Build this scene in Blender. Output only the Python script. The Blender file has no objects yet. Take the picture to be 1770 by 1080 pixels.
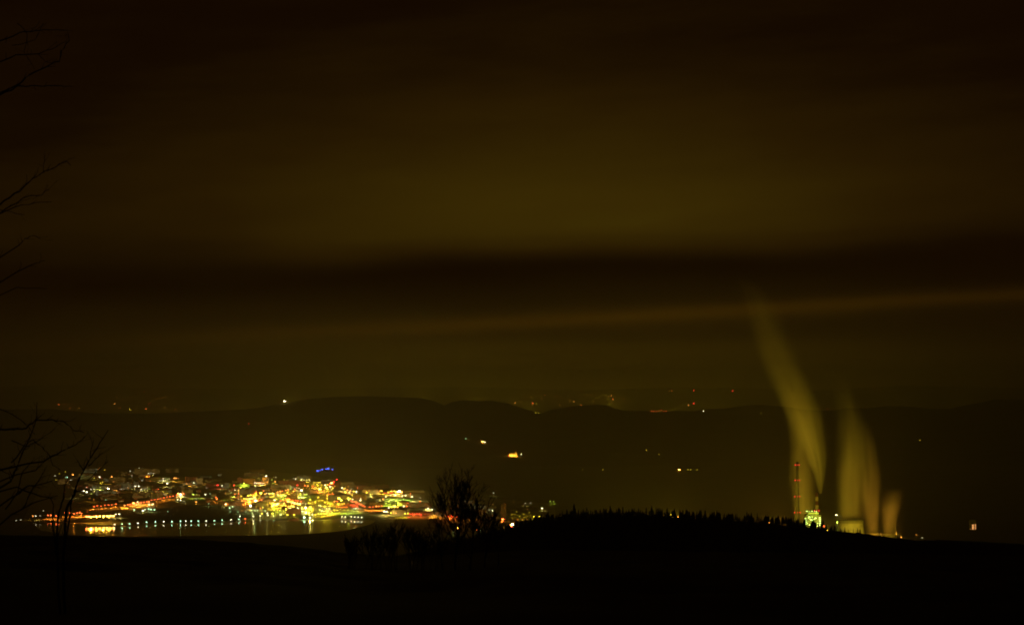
import bpy, math, random
import numpy as np
from mathutils import Vector

random.seed(7)
rng = np.random.default_rng(11)
S = bpy.context.scene
COL = S.collection

# ------------------------------------------------------------------ camera
F = 3303.0      # focal length in photograph pixels (photo 1770 x 1080)
CX, HY = 885.0, 660.0   # optical axis column, horizon row
EYE = 400.0     # camera height above the valley floor
cam_data = bpy.data.cameras.new('camera')
cam = bpy.data.objects.new('camera', cam_data)
COL.objects.link(cam)
cam.location = (0, 0, EYE)
cam.rotation_euler = (math.radians(90), 0, 0)
cam_data.sensor_width = 36
cam_data.lens = F / 1770 * 36
cam_data.shift_y = (HY - 540) / 1770
cam_data.clip_start = 0.3
cam_data.clip_end = 120000
S.camera = cam

# ------------------------------------------------------------------ render settings
S.render.engine = 'CYCLES'
S.view_settings.view_transform = 'Standard'
S.view_settings.look = 'None'
S.view_settings.gamma = 1
S.view_settings.use_curve_mapping = False
S.view_settings.exposure = 0
cy = S.cycles
cy.max_bounces = 4
cy.diffuse_bounces = 1
cy.glossy_bounces = 2
cy.transmission_bounces = 2
cy.volume_bounces = 2
cy.sample_clamp_indirect = 1.5
cy.use_light_tree = True
cy.filter_width = 1.9
cy.volume_max_steps = 256
cy.use_denoising = True

def lin(c):
    return tuple(((v / 255) / 12.92 if v / 255 <= 0.04045 else ((v / 255 + 0.055) / 1.055) ** 2.4) for v in c)

# ------------------------------------------------------------------ node helpers
class NG:
    def __init__(s, tree):
        s.t = tree; s.n = tree.nodes; s.l = tree.links
    def node(s, kind, **kw):
        n = s.n.new(kind)
        for k, v in kw.items(): setattr(n, k, v)
        return n
    def put(s, sock, v):
        if hasattr(v, 'is_output'): s.l.new(v, sock)
        else: sock.default_value = v
    def m(s, op, a, b=None, c=None, clamp=False):
        n = s.n.new('ShaderNodeMath'); n.operation = op; n.use_clamp = clamp
        s.put(n.inputs[0], a)
        if b is not None: s.put(n.inputs[1], b)
        if c is not None: s.put(n.inputs[2], c)
        return n.outputs[0]
    def gauss(s, x, c, w):
        d = s.m('DIVIDE', s.m('SUBTRACT', x, c), w)
        return s.m('EXPONENT', s.m('MULTIPLY', s.m('MULTIPLY', d, d), -1.0))
    def curve(s, x, pts):
        n = s.n.new('ShaderNodeFloatCurve'); cm = n.mapping; cv = cm.curves[0]
        while len(cv.points) > 2: cv.points.remove(cv.points[0])
        cv.points[0].location = pts[0]; cv.points[1].location = pts[-1]
        for p in pts[1:-1]: cv.points.new(*p)
        for p in cv.points: p.handle_type = 'AUTO_CLAMPED'
        cm.update()
        s.put(n.inputs['Value'], x)
        return n.outputs[0]
    def curve_mul(s, el):
        # the murk over the far towns brightens towards the horizon
        lift = s.m('EXPONENT', s.m('MULTIPLY', s.m('MAXIMUM', el, 0.0), -1 / 60.0))
        return s.m('ADD', 1.05, s.m('MULTIPLY', lift, 0.3))
    def xyz(s, v):
        n = s.n.new('ShaderNodeSeparateXYZ'); s.l.new(v, n.inputs[0]); return n.outputs
    def comb(s, x, y, z):
        n = s.n.new('ShaderNodeCombineXYZ')
        for i, v in enumerate((x, y, z)): s.put(n.inputs[i], v)
        return n.outputs[0]
    def ramp(s, x, stops):
        n = s.n.new('ShaderNodeValToRGB'); el = n.color_ramp.elements
        while len(el) < len(stops): el.new(0.5)
        for e, (p, c) in zip(el, stops): e.position = p; e.color = (*c, 1)
        s.put(n.inputs[0], x)
        return n.outputs[0]
    def noise(s, vec, scale, detail=3, rough=0.5):
        n = s.n.new('ShaderNodeTexNoise'); s.l.new(vec, n.inputs['Vector'])
        n.inputs['Scale'].default_value = scale; n.inputs['Detail'].default_value = detail
        n.inputs['Roughness'].default_value = rough
        return n.outputs[0]

# ------------------------------------------------------------------ night sky: low cloud lit from the valley towns
W = bpy.data.worlds.new('World')
S.world = W
W.use_nodes = True
g = NG(W.node_tree)
g.n.clear()
tc = g.node('ShaderNodeTexCoord')
dx, dy, dz = g.xyz(tc.outputs['Generated'])
az = g.m('MULTIPLY', g.m('ARCTAN2', dx, dy), F)
el = g.m('MULTIPLY', g.m('ARCTAN2', dz, g.m('SQRT', g.m('ADD', g.m('MULTIPLY', dx, dx), g.m('MULTIPLY', dy, dy)))), F)
wob = g.noise(g.comb(g.m('MULTIPLY', az, 0.0016), g.m('MULTIPLY', el, 0.004), 3.1), 1.0, 2)
elw = g.m('ADD', el, g.m('MULTIPLY', g.m('SUBTRACT', wob, 0.5), 64.0))
elt = g.m('SUBTRACT', elw, g.m('MULTIPLY', g.m('MULTIPLY', az, 0.045), g.gauss(el, 150.0, 110.0)))
SKYC = [(-100, .80), (-30, .84), (0, .74), (40, .55), (85, .52), (118, .42), (150, .27), (180, .235), (208, .38), (246, .78), (288, .93),
        (360, .84), (460, .62), (560, .45), (640, .38), (800, .36), (1000, .33)]
prof = g.curve(g.m('DIVIDE', g.m('ADD', elt, 100.0), 1100.0), [((q + 100) / 1100, v) for q, v in SKYC])
side = g.m('ADD', 0.18, g.m('MULTIPLY', g.gauss(az, 90.0, 640.0), 0.82))
val = g.m('ADD', 0.26, g.m('MULTIPLY', g.m('SUBTRACT', prof, 0.26), side))
# thin bright streak of cloud over the far ridge, climbing to the right
qs = g.m('ADD', 103.0, g.m('ADD', g.m('MULTIPLY', az, 0.05), g.m('MULTIPLY', g.m('SUBTRACT', wob, 0.5), 14.0)))
dq = g.m('SUBTRACT', el, qs)
streak = g.m('MULTIPLY', g.gauss(dq, 0.0, 13.0), g.m('MULTIPLY', g.gauss(az, 330.0, 900.0), 0.30))
dark_under = g.m('MULTIPLY', g.gauss(dq, -34.0, 22.0), g.m('MULTIPLY', g.gauss(az, 500.0, 700.0), 0.07))
fine = g.noise(g.comb(g.m('MULTIPLY', az, 0.0022), g.m('MULTIPLY', g.m('SUBTRACT', el, g.m('MULTIPLY', az, 0.05)), 0.012), 9.0), 1.0, 5, 0.58)
val = g.m('SUBTRACT', g.m('ADD', val, g.m('MULTIPLY', streak, 0.45)), dark_under)
val = g.m('ADD', val, g.m('MULTIPLY', g.m('SUBTRACT', fine, 0.5), 0.25))
skycol = g.ramp(val, [(0.20, lin((13, 3, 0))), (0.36, lin((20, 9, 1))), (0.60, lin((38, 24, 2))), (0.92, lin((56, 41, 4))), (1.0, lin((62, 49, 5)))])
tint = g.node('ShaderNodeVectorMath', operation='SCALE'); tint.inputs[0].default_value = (0.036, 0.012, 0.0); g.l.new(streak, tint.inputs['Scale'])
both = g.node('ShaderNodeVectorMath', operation='ADD'); g.l.new(skycol, both.inputs[0]); g.l.new(tint.outputs[0], both.inputs[1])
bg1 = g.node('ShaderNodeBackground'); g.l.new(both.outputs[0], bg1.inputs[0]); g.l.new(g.curve_mul(el), bg1.inputs[1])
nish = g.node('ShaderNodeTexSky', sky_type='NISHITA')
nish.sun_disc = False; nish.sun_elevation = math.radians(-9); nish.sun_rotation = math.radians(200)
bg2 = g.node('ShaderNodeBackground'); g.l.new(nish.outputs[0], bg2.inputs[0]); bg2.inputs[1].default_value = 0.05
add = g.node('ShaderNodeAddShader'); g.l.new(bg1.outputs[0], add.inputs[0]); g.l.new(bg2.outputs[0], add.inputs[1])
wo = g.node('ShaderNodeOutputWorld'); g.l.new(add.outputs[0], wo.inputs['Surface'])

HAZE_DENSITY = 0.5e-4

# ------------------------------------------------------------------ materials
MATS = {}
def surface(name, c1, c2, scale, rough=0.9, detail=4):
    if name in MATS: return MATS[name]
    m = bpy.data.materials.new(name); m.use_nodes = True
    k = NG(m.node_tree); b = m.node_tree.nodes['Principled BSDF']
    t = k.node('ShaderNodeTexCoord')
    n = k.noise(t.outputs['Object'], scale, detail, 0.6)
    k.l.new(k.ramp(n, [(0.3, c1), (0.7, c2)]), b.inputs['Base Color'])
    b.inputs['Roughness'].default_value = rough
    b.inputs['Specular IOR Level'].default_value = 0.15
    MATS[name] = m
    return m
def glow(name, col, strength):
    if name in MATS: return MATS[name]
    m = bpy.data.materials.new(name); m.use_nodes = True
    k = NG(m.node_tree); k.n.clear()
    e = k.node('ShaderNodeEmission'); e.inputs[0].default_value = (*col, 1); e.inputs[1].default_value = strength
    o = k.node('ShaderNodeOutputMaterial'); k.l.new(e.outputs[0], o.inputs['Surface'])
    m.cycles.emission_sampling = 'NONE'
    MATS[name] = m
    return m
M_MEADOW = surface('meadow', (0.022, 0.022, 0.012), (0.05, 0.045, 0.022), 0.01)
M_FOREST = surface('forested_slope', (0.014, 0.017, 0.009), (0.04, 0.042, 0.02), 0.006, 0.95, 6)
M_SLOPE = surface('dark_slope', (0.012, 0.011, 0.006), (0.03, 0.024, 0.014), 0.05)
M_TOWN = surface('town_streets', (0.09, 0.085, 0.07), (0.2, 0.19, 0.16), 0.02)
M_TURF = surface('turf', (0.05, 0.12, 0.03), (0.09, 0.18, 0.05), 0.02)
M_ASPH = surface('yard_surface', (0.12, 0.115, 0.1), (0.2, 0.19, 0.17), 0.03)
M_BARK = surface('bark', (0.012, 0.009, 0.006), (0.035, 0.026, 0.018), 3.0)
M_NEEDLE = surface('needles', (0.01, 0.016, 0.008), (0.03, 0.045, 0.02), 0.8)
M_STEEL = surface('painted_steel', (0.07, 0.07, 0.07), (0.13, 0.13, 0.125), 0.5, 0.6)
M_CONC = surface('concrete', (0.22, 0.21, 0.19), (0.36, 0.34, 0.31), 0.08)
M_CONCD = surface('sooty_concrete', (0.09, 0.085, 0.08), (0.17, 0.16, 0.15), 0.08)
M_WHITE = surface('white_band_paint', (0.5, 0.49, 0.46), (0.65, 0.63, 0.6), 0.2)
M_REDP = surface('red_band_paint', (0.10, 0.025, 0.018), (0.16, 0.035, 0.025), 0.2)
M_CLAD = surface('metal_cladding', (0.3, 0.3, 0.28), (0.45, 0.45, 0.42), 0.1)
M_PLASTER = surface('pale_plaster', (0.35, 0.33, 0.28), (0.55, 0.52, 0.45), 0.1)
M_OCHRE = surface('ochre_plaster', (0.34, 0.24, 0.13), (0.5, 0.36, 0.2), 0.1)
M_PINK = surface('brick_red_plaster', (0.3, 0.13, 0.09), (0.44, 0.2, 0.14), 0.1)
M_ROOF = surface('roof_tiles', (0.1, 0.045, 0.03), (0.18, 0.08, 0.05), 0.3)
M_FLAT = surface('flat_roof', (0.09, 0.09, 0.085), (0.16, 0.16, 0.15), 0.2)

# ------------------------------------------------------------------ object helpers
def link(o, parent=None):
    COL.objects.link(o)
    if parent is not None: o.parent = parent
    return o
def mesh(name, verts, faces, mats, midx=None, smooth=False):
    me = bpy.data.meshes.new(name)
    me.from_pydata(verts, [], faces)
    for m in (mats if isinstance(mats, (list, tuple)) else [mats]): me.materials.append(m)
    if midx is not None: me.polygons.foreach_set('material_index', midx)
    if smooth: me.polygons.foreach_set('use_smooth', [True] * len(me.polygons))
    me.update()
    return me
def part(name, me, parent=None, loc=(0, 0, 0), rot=(0, 0, 0), scale=(1, 1, 1), stuff=False):
    o = bpy.data.objects.new(name, me)
    o.location = loc; o.rotation_euler = rot; o.scale = scale
    link(o, parent)
    if stuff: o['kind'] = 'stuff'
    return o
def thing(name, label, cat, loc, rotz=0, group=None):
    o = bpy.data.objects.new(name, None)
    o.empty_display_size = 1
    o.location = loc; o.rotation_euler = (0, 0, rotz)
    link(o)
    tag(o, label, cat, group)
    return o
def tag(o, label, cat, group=None):
    o['label'] = label; o['category'] = cat
    if group: o['group'] = group
def structure(name, me):
    o = part(name, me); o['kind'] = 'structure'; return o

class MB:
    def __init__(s): s.v = []; s.f = []; s.mi = []
    def add(s, vs, fs, mi=0):
        b = len(s.v); s.v += [tuple(p) for p in vs]
        s.f += [tuple(b + i for i in q) for q in fs]; s.mi += [mi] * len(fs)
    def box(s, x0, x1, y0, y1, z0, z1, mi=0):
        s.add([(x0, y0, z0), (x1, y0, z0), (x1, y1, z0), (x0, y1, z0), (x0, y0, z1), (x1, y0, z1), (x1, y1, z1), (x0, y1, z1)],
              [(3, 2, 1, 0), (4, 5, 6, 7), (0, 1, 5, 4), (1, 2, 6, 5), (2, 3, 7, 6), (3, 0, 4, 7)], mi)
    def lathe(s, prof, seg=12, mi=0, cap=True, cx=0, cy=0):
        vs = [(cx + r * math.cos(2 * math.pi * k / seg), cy + r * math.sin(2 * math.pi * k / seg), z) for r, z in prof for k in range(seg)]
        fs = []
        for i in range(len(prof) - 1):
            for k in range(seg):
                k2 = (k + 1) % seg
                fs.append((i * seg + k, i * seg + k2, (i + 1) * seg + k2, (i + 1) * seg + k))
        if cap:
            fs.append(tuple(range(seg))[::-1]); fs.append(tuple((len(prof) - 1) * seg + k for k in range(seg)))
        s.add(vs, fs, mi)
    def tube(s, pts, rad, seg=5, mi=0):
        n = len(pts); vs = []; fs = []
        P = [Vector(p) for p in pts]
        for i in range(n):
            d = (P[min(i + 1, n - 1)] - P[max(i - 1, 0)]).normalized()
            a = d.orthogonal().normalized(); b = d.cross(a)
            for k in range(seg):
                t = 2 * math.pi * k / seg
                vs.append(P[i] + (a * math.cos(t) + b * math.sin(t)) * rad[i])
        for i in range(n - 1):
            for k in range(seg):
                k2 = (k + 1) % seg
                fs.append((i * seg + k, i * seg + k2, (i + 1) * seg + k2, (i + 1) * seg + k))
        fs.append(tuple(range(seg))[::-1]); fs.append(tuple((n - 1) * seg + k for k in range(seg)))
        s.add(vs, fs, mi)
    def me(s, name, mats, smooth=False): return mesh(name, s.v, s.f, mats, s.mi, smooth)

def P(px, py, D): return ((px - CX) / F * D, D, EYE - (py - HY) / F * D)
def floor_at(px, py, h=0.0):
    D = (EYE - h) * F / (py - HY)
    return ((px - CX) / F * D, D, h)

# ------------------------------------------------------------------ terrain heights
def vnoise(x, y, seed=0):
    x = np.asarray(x, float); y = np.asarray(y, float)
    xi = np.floor(x).astype(np.int64); yi = np.floor(y).astype(np.int64)
    xf = x - xi; yf = y - yi
    u = xf * xf * (3 - 2 * xf); v = yf * yf * (3 - 2 * yf)
    def h(a, b):
        n = (a * 374761393 + b * 668265263 + seed * 974711) & 0x7fffffff
        n = ((n ^ (n >> 13)) * 1274126177) & 0x7fffffff
        return ((n ^ (n >> 16)) & 0xffff) / 65535.0
    return (h(xi, yi) * (1 - u) + h(xi + 1, yi) * u) * (1 - v) + (h(xi, yi + 1) * (1 - u) + h(xi + 1, yi + 1) * u) * v
def fbm(x, y, o=4, seed=0):
    t = 0; a = 0.5
    for i in range(o):
        t = t + a * (vnoise(x, y, seed + i) - 0.5); x = x * 2.03; y = y * 2.03; a *= 0.5
    return t
def interp(px, pts): return np.interp(px, [p[0] for p in pts], [p[1] for p in pts])
SIL_A = [(-1500, 900), (-300, 918), (20, 925), (150, 927), (300, 931), (430, 938), (520, 946), (600, 956), (690, 962), (800, 958), (900, 950), (1770, 960), (3300, 960)]
SIL_B = [(560, 1180), (640, 1010), (690, 962), (740, 948), (800, 934), (870, 918), (920, 904), (980, 896), (1040, 893), (1080, 891), (1110, 892), (1160, 894), (1240, 899),
         (1300, 902), (1370, 909), (1420, 917), (1480, 922), (1540, 930), (1580, 935), (1640, 935), (1700, 938), (1760, 942), (2000, 955), (3300, 1000)]
SIL_C = [(-1500, 690), (-600, 700), (-100, 704), (20, 707), (90, 706), (160, 713), (250, 714), (330, 711), (400, 708), (440, 705), (490, 696), (530, 689), (580, 685), (640, 684), (700, 686), (730, 687.5), (750, 692),
         (768, 700), (780, 694), (800, 690.5), (828, 692.5), (850, 691.5), (880, 697), (908, 706), (935, 713), (952, 708), (985, 702), (1030, 698), (1048, 699), (1062, 705), (1078, 709), (1110, 709), (1140, 711),
         (1170, 709), (1200, 710), (1225, 706), (1250, 706), (1280, 701), (1310, 699), (1345, 701), (1370, 704), (1400, 708), (1440, 709), (1465, 704), (1500, 705), (1530, 701), (1575, 702), (1605, 706), (1640, 706), (1665, 700), (1690, 696), (1720, 690), (1760, 690), (2100, 680), (3300, 690)]
YA, YB, YC = 900.0, 2000.0, 11500.0
def pxof(x, y): return CX + F * np.asarray(x, float) / np.maximum(np.asarray(y, float), 1.0)
def near_h(x, y):
    y = np.asarray(y, float); px = pxof(x, y)
    mA = (interp(px, SIL_A) - HY) / F
    zA = EYE - mA * YA
    t = np.clip(1 - y / YA, 0, 1)
    up = EYE - 1.7 * t - y * mA - 0.008 * y * t
    a = np.where(y <= YA, up, zA - 0.36 * (y - YA) * np.clip((y - YA) / 200, 0, 1) ** 0.5)
    zB = EYE - (interp(px, SIL_B) - HY) / F * YB
    d = y - YB
    b = zB - 0.27 * (np.sqrt(d * d + 90 ** 2) - 90)
    h = np.maximum(a, b)
    h = h + fbm(np.asarray(x) / 9, y / 9, 3, 5) * np.clip(y / 100, 0, 1) * 1.2
    return np.maximum(h, -1.5)
def far_h(x, y):
    y = np.asarray(y, float); x = np.asarray(x, float); px = pxof(x, y)
    zC = EYE - (interp(px, SIL_C) - HY) / F * YC
    base = 9250 + 350 * np.sin(px / 170.0) + 200 * np.sin(px / 67.0 + 1)
    t = np.clip((y - base) / (YC - base), 0, 1)
    s = t * t * (3 - 2 * t)
    front = zC * (0.35 * t + 0.65 * s) + (fbm(x / 900, y / 900, 4, 2) * 250) * s * (1 - t) * 2.2 + fbm(x / 130, y / 130, 3, 8) * 14 * np.clip(t * 4, 0, 1)
    front = np.minimum(front, EYE - (interp(px, SIL_C) + 2 - HY) / F * y)
    back = zC - 0.045 * (y - YC) + fbm(x / 60, y / 60, 2, 3) * 3
    h = np.where(y <= YC, front, back)
    return np.where(t <= 0, -1.5, h)
SIL_D = [(-1500, 668), (0, 668), (120, 664), (250, 670), (500, 672), (800, 668), (1000, 674), (1150, 670), (1290, 670), (1400, 675), (1550, 666), (1770, 670), (3300, 668)]
def mount_h(x, y):
    y = np.asarray(y, float); px = pxof(x, y)
    zD = EYE - (interp(px, SIL_D) - HY) / F * 36000
    t = np.clip((y - 16500) / 19500, 0, 1)
    h = (zD * (t ** 1.15) + fbm(np.asarray(x) / 1800, y / 1800, 4, 6) * 170 * t * (1.2 - t))
    h = np.minimum(h, EYE - (interp(px, SIL_D) - HY) / F * y)
    return np.where(t <= 0, -1.5, h)
def grid_sheet(name, fn, pxs, ys, mat, smooth=True):
    PX, Y = np.meshgrid(pxs, ys)
    X = (PX - CX) / F * Y
    Z = fn(X, Y)
    co = np.stack([X, Y, Z], -1).reshape(-1, 3).astype(np.float32)
    nr, nc = PX.shape
    i = (np.arange(nr - 1)[:, None] * nc + np.arange(nc - 1)[None, :]).reshape(-1)
    q = np.stack([i, i + 1, i + nc + 1, i + nc], -1).astype(np.int32)
    me = bpy.data.meshes.new(name)
    me.vertices.add(len(co)); me.vertices.foreach_set('co', co.reshape(-1))
    me.loops.add(q.size); me.loops.foreach_set('vertex_index', q.reshape(-1))
    me.polygons.add(len(q)); me.polygons.foreach_set('loop_start', np.arange(0, q.size, 4, dtype=np.int32))
    me.polygons.foreach_set('use_smooth', np.ones(len(q), bool))
    me.update(calc_edges=True); me.validate()
    me.materials.append(mat)
    return structure(name, me)
wide = np.concatenate([np.arange(-1500, -60, 30), np.arange(-60, 1840, 3), np.arange(1840, 3300, 30)])
wide2 = np.concatenate([np.arange(-1500, -60, 30), np.arange(-60, 1840, 4), np.arange(1840, 3300, 30)])
grid_sheet('hillside', near_h, wide, np.concatenate([np.geomspace(0.6, 60, 40), np.linspace(66, 1200, 90), np.linspace(1220, 3600, 100)]), M_SLOPE)
grid_sheet('hills', far_h, wide2, np.concatenate([np.linspace(8600, 11500, 110), np.linspace(11550, 15000, 30)]), M_FOREST)
grid_sheet('mountains', mount_h, np.arange(-1500, 3300, 12), np.concatenate([np.linspace(15500, 36000, 90), np.linspace(36500, 44000, 10)]), M_FOREST)
mb = MB(); mb.add([(-32000, 1400, 0), (32000, 1400, 0), (32000, 45000, 0), (-32000, 45000, 0)], [(0, 1, 2, 3)])
structure('ground', mb.me('ground', M_MEADOW))

def hit(px, py, fn, y0, y1, n=3000):
    ys = np.linspace(y0, y1, n); xs = (px - CX) / F * ys
    z = EYE - (py - HY) / F * ys
    k = np.nonzero(fn(xs, ys) >= z)[0]
    i = k[0] if len(k) else n - 1
    return (float(xs[i]), float(ys[i]), float(fn(xs[i:i + 1], ys[i:i + 1])[0]))

def sheet(name, pts, z, mat, kind='structure'):
    vs = []
    for px, py in pts:
        x, y, _ = floor_at(px, py, z); vs.append((x, y, z))
    me = mesh(name, vs, [tuple(range(len(vs)))], mat)
    return structure(name, me)
sheet('town_ground', [(40, 897), (196, 901), (240, 884), (330, 872), (395, 874), (420, 893), (470, 893), (620, 890), (700, 893), (880, 903), (960, 893), (960, 870), (860, 862),
                      (720, 846), (600, 830), (450, 812), (300, 806), (90, 806)][::-1], 0.4, M_TOWN)

# ------------------------------------------------------------------ lake
m = bpy.data.materials.new('lake_water'); m.use_nodes = True
k = NG(m.node_tree); b = m.node_tree.nodes['Principled BSDF']
b.inputs['Base Color'].default_value = (0.006, 0.008, 0.006, 1); b.inputs['Roughness'].default_value = 0.07; b.inputs['IOR'].default_value = 1.33
t = k.node('ShaderNodeTexCoord'); mp = k.node('ShaderNodeMapping'); mp.inputs['Scale'].default_value = (0.25, 0.06, 1)
k.l.new(t.outputs['Object'], mp.inputs[0])
bp = k.node('ShaderNodeBump'); bp.inputs['Strength'].default_value = 0.02; bp.inputs['Distance'].default_value = 0.12
k.l.new(k.noise(mp.outputs[0], 1.0, 3), bp.inputs['Height']); k.l.new(bp.outputs[0], b.inputs['Normal'])
LAKE = [(58, 906), (100, 903), (150, 905), (198, 908.2), (225, 907.3), (253, 905.4), (283, 904), (311, 903.3), (345, 903.2), (372, 903), (400, 901.3), (424, 899.3), (470, 898.6), (530, 898.3), (580, 897.2), (625, 897.4), (650, 899),
        (640, 906), (600, 916), (560, 920.5), (520, 923), (440, 925), (330, 925.5), (250, 926.5), (170, 926), (110, 923), (70, 916)]
sheet('lake', LAKE[::-1], 0.25, m)

# ------------------------------------------------------------------ haze over the valley
m = bpy.data.materials.new('haze_air'); m.use_nodes = True
k = NG(m.node_tree); k.n.clear()
pv = k.node('ShaderNodeVolumePrincipled'); pv.inputs['Color'].default_value = (0.93, 0.92, 0.9, 1)
pv.inputs['Density'].default_value = HAZE_DENSITY; pv.inputs['Anisotropy'].default_value = 0.15
o = k.node('ShaderNodeOutputMaterial'); k.l.new(pv.outputs[0], o.inputs['Volume'])
mb = MB(); mb.box(-33000, 33000, -2500, 45500, -4, 665)
part('haze', mb.me('haze', m), stuff=True)

# ------------------------------------------------------------------ lamps
LC = {'red': (1.0, 0.035, 0.02), 'vermilion': (1.0, 0.13, 0.025), 'orange': (1.0, 0.33, 0.05), 'yellow': (1.0, 0.70, 0.045), 'white': (1.0, 0.86, 0.5),
      'green': (0.55, 0.95, 0.5), 'blue': (0.06, 0.12, 1.0), 'lime': (0.8, 1.0, 0.1)}
LIGHTC = {'white': (1.0, 0.78, 0.16), 'yellow': (1.0, 0.68, 0.025), 'lime': (0.7, 1.0, 0.05), 'green': (0.7, 0.9, 0.25), 'orange': (1.0, 0.42, 0.03), 'vermilion': (1.0, 0.27, 0.02)}
LEVEL = {'dim': 3.0, 'mid': 13.0, 'bright': 48.0}
WORD = {'red': 'red', 'vermilion': 'reddish orange', 'orange': 'orange', 'yellow': 'yellow', 'white': 'warm white', 'green': 'pale green', 'blue': 'blue', 'lime': 'yellow green'}
mb = MB(); mb.lathe([(0.25, -0.42), (0.8, -0.34), (1.0, -0.08), (0.85, 0.2), (0.3, 0.42)], 8)
HEADS = {}
def head_mesh(col, lev):
    if (col, lev) not in HEADS:
        me = HEADS[(col, lev)] = mb_head.me('lamp_head', glow('lamp_%s_%s' % (col, lev), LC[col], LEVEL[lev]))
    return HEADS[(col, lev)]
mb_head = mb
mb = MB(); mb.lathe([(0.16, 0), (0.09, 1.0)], 6); mb.box(-0.05, 0.05, -0.05, 1.2, 0.985, 1.0)
POLE = mb.me('pole', M_STEEL)
ENERGY = 360000.0
NLIGHT = [0]
def bulb(parent, loc, col, power, spot=None, aim=None):
    """the light of one lamp; spot = full cone in degrees of a shaded lamp, aim = point it is turned to"""
    L = bpy.data.lights.new('bulb', 'SPOT' if spot else 'POINT'); L.color = LIGHTC.get(col, LC[col]); L.energy = power; L.shadow_soft_size = 0.0
    o = bpy.data.objects.new('bulb', L); o.location = loc; link(o, parent)
    if spot:
        L.spot_size = math.radians(spot); L.spot_blend = 0.35
        if aim is not None: o.rotation_euler = (Vector(aim) - Vector(loc)).to_track_quat('-Z', 'Y').to_euler()
    return o
LAMPS = []
def lamp(base, h, col, lev, size_px, label, group, power=0.0, name='street_lamp', cat='street lamp', aim=None, open_=None):
    LAMPS.append(dict(base=base, h=h, col=col, lev=lev, s=size_px, label=label, group=group, p=power, name=name, cat=cat, aim=aim, open_=open_))
OPEN_SHARE = 0.21
def build_lamps():
    r0 = random.Random(5)
    street = sorted([L for L in LAMPS if L['name'] == 'street_lamp'], key=lambda L: -L['s'] * LEVEL[L['lev']] ** .5)
    rest = {id(L) for L in street[285:]} | {id(L) for L in LAMPS if L['aim'] is not None or L['name'] in ('ridge_fill_lamp', 'valley_fill_lamp')}   # the last kinds and the aimed ones are added unseen behind the ridges
    byc = {}; poles = MB(); small = []
    for L in LAMPS:
        D = math.hypot(L['base'][0], L['base'][1]); r = L['s'] * 0.5 * D / F; h = L['h']
        if id(L) in rest:
            small.append((L, r)); continue
        o = thing(L['name'], L['label'], L['cat'], L['base'], 0, L['group'])
        part('pole', POLE, o, scale=(1, 1, h))
        part('lamp_head', head_mesh(L['col'], L['lev']), o, (0, 0, h), scale=(r, r, r))
        if L['p']:
            loc = (0, -r * 1.6, h - r * .2)
            if L['aim'] is not None:
                bulb(o, (0, 0, h + r), L['col'], L['p'] * ENERGY, L['aim'][1], Vector(L['aim'][0]) - Vector(L['base']))
            elif L['open_'] or (L['open_'] is None and r0.random() < OPEN_SHARE): bulb(o, loc, L['col'], L['p'] * ENERGY)
            else: bulb(o, loc, L['col'], L['p'] * ENERGY * 1.3, 150)
    mb = MB(); cols = sorted({(L['col'], L['lev']) for L, r in small})
    for L, r in small:
        x, y, z = L['base']; h = L['h']; k = cols.index((L['col'], L['lev'])) + 1
        mb.lathe([(.15, z), (.09, z + h - r * .4)], 4, 0, False, x, y)
        mb.lathe([(r * .25, z + h - r * .42), (r * .85, z + h - r * .3), (r, z + h), (r * .3, z + h + r * .42)], 6, k, True, x, y)
    o = part('small_lamps', mb.me('small_lamps', [M_STEEL] + [glow('lamp_%s_%s' % c, LC[c[0]], LEVEL[c[1]]) for c in cols]), stuff=True)  # also holds the added lamps that stand unseen behind the ridges
    o['label'] = 'countless small lamps of the town and the distant slopes, with added unseen lamps'
    for L, r in small:
        if L['p']:
            x, y, z = L['base']; loc = (x, y - r * 1.6, z + L['h'] - r * .2)
            if L['aim'] is not None:
                bulb(o, (x, y, z + L['h'] + r), L['col'], L['p'] * ENERGY, L['aim'][1], L['aim'][0]); continue
            if L['open_'] or (L['open_'] is None and r0.random() < OPEN_SHARE): bulb(o, loc, L['col'], L['p'] * ENERGY)
            else: bulb(o, loc, L['col'], L['p'] * ENERGY * 1.3, 150)
def ordn(n):
    w = ['first', 'second', 'third', 'fourth', 'fifth', 'sixth', 'seventh', 'eighth', 'ninth', 'tenth', 'eleventh', 'twelfth', 'thirteenth', 'fourteenth', 'fifteenth', 'sixteenth', 'seventeenth', 'eighteenth', 'nineteenth', 'twentieth']
    n1 = n + 1
    return w[n] if n < len(w) else '%d%s' % (n1, {1: 'st', 2: 'nd', 3: 'rd'}.get(n1 % 10, 'th') if n1 % 100 not in (11, 12, 13) else 'th')
def run(x0, y0, x1, y1, n, col, size=1.7, pw=0.0, lev='mid', jx=0.0, jy=0.0):
    out = []
    for i in range(n):
        t = i / max(n - 1, 1)
        c = col if isinstance(col, str) else random.choice(col)
        out.append((x0 + (x1 - x0) * t + random.uniform(-jx, jx), y0 + (y1 - y0) * t + random.uniform(-jy, jy), c, size, pw, lev))
    return out
ALL_LAMPS = []
def cluster(place, group, h, lamps, wording='street lamp'):
    by = {}
    for L in sorted(lamps): by.setdefault(L[2], []).append(L)
    for c, ls in by.items():
        for i, (px, py, col, size, pw, lev) in enumerate(ls):
            base = floor_at(px, py, h); base = (base[0], base[1], 0.0)
            lab = '%s %s %s' % (WORD[c], wording, place)
            if len(ls) > 1: lab += ', %s from the left' % ordn(i)
            lamp(base, h, col, lev, size, lab, group, pw)
            ALL_LAMPS.append((px, py))
X = 'bright'
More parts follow.
